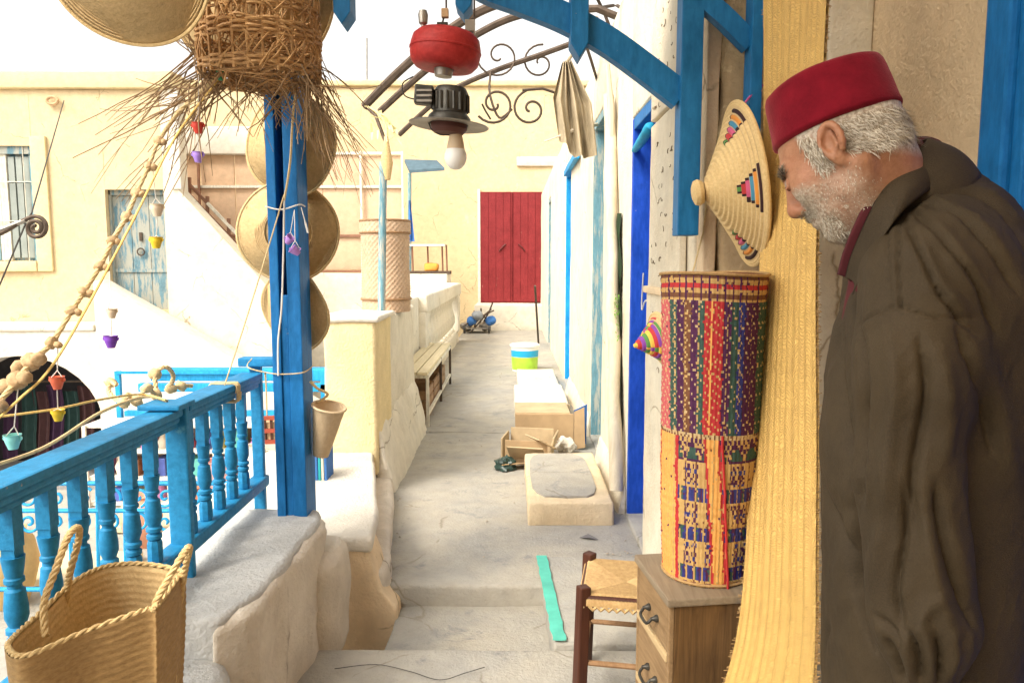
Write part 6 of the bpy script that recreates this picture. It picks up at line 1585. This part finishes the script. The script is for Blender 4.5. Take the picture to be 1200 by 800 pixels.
strands('sideburn', side*(capd < -.012)*ir_+1e-12, 900, .018, (.15,0,-1), HAIRM, .0007, .25)
strands('beard', beard*ir_*(1+2.2*np.clip((lx-.05)/.03, 0, 1))+1e-12, 4200, .0048, (.35,0,-1), HAIRM, .0005, .35)
chinb = beard*(lx > .055)*(lz < -.080)*ir_; strands('chin_beard', chinb+1e-12, 1300, .011, (.15,0,-1), HAIRM, .0007, .35)
mous = (np.abs(lz+.056) < .009)*(lx > .075)*(ly < .034)*ir_; strands('moustache', mous+1e-12, 800, .010, lambda p: (0,.8*np.sign(p[1]),-.8), HAIRM, .0007, .3)
brow = (np.abs(lz-.021) < .006)*(lx > .065)*(ly > .012)*(ly < .052)*ir_; strands('eyebrows', brow+1e-12, 500, .012, lambda p: (.1,.8*np.sign(p[1]),.2), [HAIRM[1], plain('brow_dark', (.06,.04,.03), .6)], .0007, .4)
# ---------------------------------------------------------------- red felt cap
FM, t_, b_ = nt('red_felt'); co = coords(t_)
t_.links.new(mixc(t_, ramp(t_, nz(t_, co, 25, 6, .7), .3, .75), (.115,.004,.010), (.21,.008,.018)), b_.inputs['Base Color'])
b_.inputs['Roughness'].default_value = .95; b_.inputs['Sheen Weight'].default_value = .35; b_.inputs['Sheen Roughness'].default_value = .4; b_.inputs['Sheen Tint'].default_value = (1,.35,.35,1)
b_.inputs['Specular IOR Level'].default_value = .1
bumpn(t_, b_, nz(t_, co, 260, 4, .8), .5, .002)
capax = HR_ @ np.array([-.30,0,1.]); Mc = axis_matrix(hw((-.012,0,.040)), capax, f_)
prof = [(.096,-.004),(.1025,0),(.1035,.004),(.1020,.012),(.0990,.040),(.0960,.066),(.0945,.077),(.0915,.084),(.085,.088),(.05,.090),(.0001,.0905)]
prof = [(r*SC, z*SC) for r, z in prof]
cm_ = MB().lathe(prof, 64, Mc, sx=1, sy=.84)
for i, v in enumerate(cm_.v):
    q = noise.noise(Vector(v)*14)*.0022 + noise.noise(Vector(v)*40)*.0006; d = (Vector(v)-Vector(hw((0,0,.08)))).normalized(); cm_.v[i] = tuple(Vector(v)+d*q)
fez = cm_.build('felt_cap', FM, body, smooth='all')
# ---------------------------------------------------------------- jacket
JF = Field(np.arange(.38,1.0,.0046), np.arange(.90,1.66,.0055), np.arange(.40,1.60,.0050))
X_ = lambda px, py, Y=YM: W(px, py, Y=Y).x
zP = lambda py, Y=YM: W(600, py, Y=Y).z
rings = []
for py, pf, back in ((1120,945,.905),(960,950,.905),(800,956,.905),(700,958,.908),(600,957,.910),(520,956,.915),(450,962,.915),(390,974,.912),(340,990,.900),(300,1004,.880),(262,1022,.860),(232,1040,.832),(214,1052,.800)):
    z = zP(py); xf = W(pf, py, Y=YM+.04).x; cx = (xf+back)/2; hx = (back-xf)/2
    b = np.interp(py, [214,232,262,300,340,400,520,800,1120], [.075,.11,.155,.19,.205,.215,.215,.22,.235])
    a = math.sqrt(max((hx**2-(b*math.sin(YAW))**2)/math.cos(YAW)**2, .03**2)); rings.append((z, cx, YM, a, b))
rings = sorted(rings); JF.stack(rings, YAW, .03)
for s_ in (-1,1):
    S = sh[s_] + np.array([.012,0,-.012]); 
    if s_ == 1:
        JF.cap(S+np.array([.005,.02,.0]), S+(elb[s_]-S)*.5, .082, .076, .055); JF.cap(S+(elb[s_]-S)*.4, elb[s_]+np.array([.004,0,0]), .078, .069, .03)
        JF.cap(elb[s_]+np.array([.004,0,0]), elb[s_]+(wri[s_]-elb[s_])*.72+np.array([.010,0,0]), .069, .068, .02); JF.cap(elb[s_]+(wri[s_]-elb[s_])*.72+np.array([.010,0,0]), wri[s_]+np.array([.002,0,.012]), .066, .042, .02)
        JF.cap(S+np.array([.05,.05,.03]), np.array(W(1060,232,Y=1.20))+np.array([.03,0,-.03]), .075, .05, .05)
        JF.cap(S+np.array([.10,.05,-.04]), S+np.array([.12,.06,-.25]), .085, .07, .06)
    else:
        JF.cap(S, elb[s_], .082, .068, .05); JF.cap(elb[s_], wri[s_]+np.array([0,0,.01]), .066, .044, .02)
# open the neck
JF.cap(nb+np.array([-.035,0,.045]), hw((0,0,-.05)), .086, .100, .012, True)
VJ, FJ = JF.mesh(); VJ = relax(VJ, FJ, 3, .5)
# sculpted folds: strokes traced along the creases, pushed in or out along the surface normal on the near side
NJ = vnorm(VJ, FJ); px_, py_ = proj(VJ); view = VJ-np.array([0,0,CZ]); view /= np.linalg.norm(view, axis=1, keepdims=True)
facing = np.clip(-(NJ*view).sum(1)*2.2, 0, 1)
def stroke(path, wpx, amp, taper=.25):
    P = np.array([[p[0], p[1]] for p in cat([Vector((x, y, 0)) for x, y in path], 8)]); best = np.full(len(VJ), 1e9); tt = np.zeros(len(VJ)); n = len(P)-1
    for i in range(n):
        a, b = P[i], P[i+1]; d = b-a; L = d@d+1e-9
        t = np.clip(((px_-a[0])*d[0]+(py_-a[1])*d[1])/L, 0, 1); q = np.hypot(px_-a[0]-d[0]*t, py_-a[1]-d[1]*t)
        m = q < best; best[m] = q[m]; tt[m] = (i+t[m])/n
    tp = np.clip(np.minimum(tt, 1-tt)/taper, 0, 1) if taper else 1
    return amp*(np.exp(-(best/wpx)**2) if amp > 0 else .45*np.exp(-(best/wpx)**2)+.75*np.exp(-best/(wpx*.45)))*tp
D = np.zeros(len(VJ))
ST = [  # folds fanning from the shoulder seam over the back
 ([(1052,238),(1080,300),(1105,350),(1150,395)],6,-.010),([(1058,236),(1100,275),(1140,330),(1175,400)],7,-.011),([(1066,232),(1120,250),(1160,290),(1195,350)],7,-.011),
 ([(1080,222),(1140,230),(1180,262),(1215,320)],7,-.008),([(1062,262),(1092,325),(1130,372)],9,.009),([(1075,250),(1120,300),(1160,365)],10,.010),([(1090,238),(1145,265),(1185,320)],10,.009),
 ([(1100,215),(1160,235),(1210,285)],9,.007),
 # placket strip on the shoulder
 ([(1040,236),(1042,300),(1048,366)],2.6,-.004,.06),([(1056,232),(1054,300),(1057,366)],2.8,-.006,.06),([(1049,236),(1049,366)],5,.003,.06),
 # yoke / sleeve seam
 ([(1008,382),(1030,368),(1057,360),(1100,372),(1150,372)],2.2,-.0045,.1),([(1008,389),(1030,375),(1057,367),(1100,379)],4,.003,.1),
 # sleeve front edge against the chest
 ([(1012,300),(1006,370),(1012,450),(1008,520),(1004,600),(1008,690),(1030,770)],7,-.016,.1),
 # long sleeve folds
 ([(1040,380),(1050,450),(1040,530),(1036,610)],8,.010),([(1075,385),(1085,460),(1070,560),(1078,650)],9,-.011),([(1100,400),(1112,480),(1100,560)],9,.010),
 ([(1058,560),(1062,620),(1050,690),(1062,750)],7,-.010),([(1034,600),(1026,680),(1040,760)],7,.008),([(1080,600),(1095,680),(1120,750)],8,.011),([(1098,560),(1108,640),(1140,740)],9,-.013),
 ([(1120,380),(1150,450),(1165,540)],10,-.010),([(1140,400),(1175,480),(1190,580)],10,.008),
 # gathers at the cuff
 ([(1040,745),(1052,770),(1064,800)],4,-.012),([(1052,735),(1064,765),(1070,800)],4,.009),([(1066,735),(1076,765),(1080,800)],4,-.012),([(1082,730),(1090,765),(1092,800)],4,.009),([(1096,735),(1102,770),(1100,805)],4,-.011),([(1112,735),(1118,765),(1110,800)],5,.008),
 ([(1028,715),(1050,740),(1060,760)],5,-.008),([(1100,690),(1082,720),(1070,760)],6,.008),
 # front panel
 ([(994,340),(985,420),(990,500),(1003,560)],8,-.010),([(980,400),(970,480),(978,560),(1000,590)],9,.009),([(960,520),(972,590),(1000,655),(1003,700)],7,-.010),([(958,600),(970,680),(985,740),(1010,800)],8,.009),
 ([(1000,600),(985,660),(992,720)],7,.006),([(975,720),(968,760),(966,800)],6,-.008),([(1003,310),(990,360),(976,430)],5,-.006),([(997,300),(983,360),(968,430)],4,.004)]
for s_ in ST: D += stroke(*((s_[0], s_[1]*1.25, s_[2]*.55) if s_[2] > 0 else (s_[0], s_[1]*.8, s_[2]*.8)) , *(s_[3:]))
D *= facing*1.7
big = np.array([noise.noise(Vector((a*7, b*7, c*4))) + .5*noise.noise(Vector((a*16+3, b*16, c*8))) for a, b, c in VJ])
wr = np.array([1-2*abs(noise.noise(Vector((a*22+c*6, b*22, c*9)))) + .6*(1-2*abs(noise.noise(Vector((a*45-c*14, b*45+5, c*20))))) for a, b, c in VJ])
VJ = VJ + NJ*(D + big*.006 + wr*.0021)[:, None]
jm, t_, b_ = nt('olive_jacket_cloth'); co = coords(t_)
c = mixc(t_, ramp(t_, nz(t_, co, 4, 5, .6), .3, .75), (.019,.012,.005), (.052,.034,.0145)); c = mixc(t_, ramp(t_, nz(t_, co, 400, 2), .3, .7), c, mixc(t_, .5, c, (.070,.047,.021)))
t_.links.new(c, b_.inputs['Base Color']); b_.inputs['Roughness'].default_value = .72; b_.inputs['Sheen Weight'].default_value = .0; b_.inputs['Specular IOR Level'].default_value = .3
jb = N(t_, 'ShaderNodeMath', operation='ADD'); t_.links.new(nz(t_, co, 600, 2), jb.inputs[0]); t_.links.new(nz(t_, coords(t_, (1,1,.45)), 40, 5, .6, .6), jb.inputs[1]); bumpn(t_, b_, jb.outputs[0], .5, .0025)
jk = np_mesh('jacket', VJ, FJ, jm, body)
# collar of the jacket and the wine red shirt: bands around the neck
def neckband(name, m, r0, r1, z0, z1, open_a, ctr, ax, thick=.004, ell=.9, fold=False, nseg=48, drop=.0, wob=.003, front=FV):
    Mx = axis_matrix(ctr, ax, Vector(front)); mb = MB()
    def fn(off):
        def f(u, v):
            a = open_a + u*(2*math.pi-2*open_a); fr = (math.cos(a)+1)/2
            r = r0+(r1-r0)*v+off; z = z0+(z1-z0)*v - drop*fr**2
            if fold: r += .010*math.sin(v*math.pi)
            p = Mx @ Vector((r*math.cos(a), r*ell*math.sin(a), z)); n = noise.noise(p*22)*wob; return p + Vector((n, n, n*.5))
        return f
    mb.grid(fn(thick/2), nseg, 12); mb.grid(fn(-thick/2), nseg, 12)
    n0 = (nseg+1)*13
    for v in (0, 12):
        for i in range(nseg): a = v*(nseg+1)+i; mb.f.append((a, a+1, n0+a+1, n0+a)); mb.m.append(0)
    for i in (0, nseg):
        for v in range(12): a = v*(nseg+1)+i; mb.f.append((a, a+nseg+1, n0+a+nseg+1, n0+a)); mb.m.append(0)
    return mb.build(name, m, body, smooth='all')
cctr = W(1050,228,Y=1.275); cax = Vector((-.62,.10,.78))
neckband('jacket_collar', jm, .112, .086, -.050, .046, R(26), cctr, cax, .006, .92, True)
neckband('collar_stand', jm, .116, .104, -.065, -.020, R(24), cctr, cax, .005, .95)
shm = plain('wine_red_shirt', (.085,.010,.014), .85, .3, 12, .2, 200)
neckband('shirt_collar', shm, .086, .076, -.03, .056, R(6), cctr, cax, .004, .92)
# shirt front between the lapels
SF = Field(np.arange(.40,.80,.007), np.arange(1.08,1.48,.007), np.arange(1.18,1.52,.007))
sc0 = np.array(W(1010,300,Y=1.30)); SF.cap(sc0+np.array([.055,0,.01]), sc0+np.array([.03,0,-.16]), .062, .062, .02); SF.cap(np.array(cctr)+np.array([.0,0,-.02]), sc0+np.array([.055,0,.01]), .075, .066, .03)
Vs, Fs = SF.mesh(); np_mesh('shirt', relax(Vs, Fs, 2), Fs, shm, body)
# near leaf of the jacket collar running from the nape down to the chest, with the shirt edge inside it
def leaf(name, m, top, bot, bulge, back=.006, nv=10):
    T = cat([W(x, y, Y=q) for x, y, q in top], 8); B = cat([W(x, y, Y=q) for x, y, q in bot], 8); n = len(T)-1
    def f(off):
        def g(u, v):
            i = int(round(u*n)); p = T[i].lerp(B[i], v); s = math.sin(v*math.pi)
            p = p + Vector((.25,-1,.45))*bulge*s + Vector((.0,off,0)); k = noise.noise(p*30)*.0015; return p+Vector((k,k,k))
        return g
    mb = MB(); mb.grid(f(0), n, nv); mb.grid(f(back), n, nv); w = n+1; n0 = w*(nv+1)
    for v in (0, nv):
        for i in range(n): a = v*w+i; mb.f.append((a, a+1, n0+a+1, n0+a)); mb.m.append(0)
    for i in (0, n):
        for v in range(nv): a = v*w+i; mb.f.append((a, a+w, n0+a+w, n0+a)); mb.m.append(0)
    return mb.build(name, m, body, smooth='all')
ctop = [(1100,166,1.32),(1082,166,1.265),(1062,180,1.215),(1044,205,1.18),(1026,238,1.168),(1010,272,1.18),(998,302,1.20),(992,326,1.215)]
cbot = [(1140,205,1.33),(1126,202,1.265),(1106,212,1.205),(1082,228,1.155),(1056,250,1.13),(1034,280,1.135),(1014,312,1.16),(1000,345,1.19)]
leaf('collar_leaf', jm, ctop, cbot, .012)
leaf('shirt_edge', shm, [(x-9, y-5, q+.012) for x, y, q in ctop], [(x+6, y+4, q+.012) for x, y, q in ctop], .003)
# trousers and shoes
TF = Field(np.arange(.46,.98,.010), np.arange(1.0,1.58,.010), np.arange(.04,.95,.012))
for s_ in (-1,1):
    hip = np.array([spine.x+.01, YM+.02, .78])+LV*.07*s_; an_k = feet[s_]; mid = (hip+an_k)/2+FV*.015
    TF.cap(hip, mid, .105, .095, .04); TF.cap(mid, an_k+np.array([0,0,.01]), .098, .075, .03)
Vt, Ft = TF.mesh(); Vt = relax(Vt, Ft, 2); Vt = Vt + vnorm(Vt, Ft)*np.array([noise.noise(Vector((a*9,b*9,c*14)))*.010 for a, b, c in Vt])[:, None]
np_mesh('trousers', Vt, Ft, plain('charcoal_trousers', (.028,.026,.025), .85, .3, 12, .2, 300), body)
SFm = plain('black_leather', (.012,.010,.009), .4, .4, 15, .2, 60)
for s_ in (-1,1):
    QF = Field(*[np.arange(feet[s_][i]-.26, feet[s_][i]+.22, .008) for i in (0,1)], np.arange(-.01,.16,.006))
    a = feet[s_]; QF.cap(a+np.array([0,0,-.045])-FV*.035, a+np.array([0,0,-.048])+FV*.10, .045, .042, .02); QF.cap(a+FV*.10+np.array([0,0,-.048]), a+FV*.17+np.array([0,0,-.056]), .045, .034, .02); QF.cap(a+np.array([0,0,-.02]), a+np.array([0,0,.02]), .048, .05, .02)
    Vq, Fq = QF.mesh(); Vq[:, 2] = np.maximum(Vq[:, 2], .002); np_mesh('shoe', Vq, Fq, SFm, body)
for o in bpy.data.objects:
    if '_abs' in o: del o['_abs']
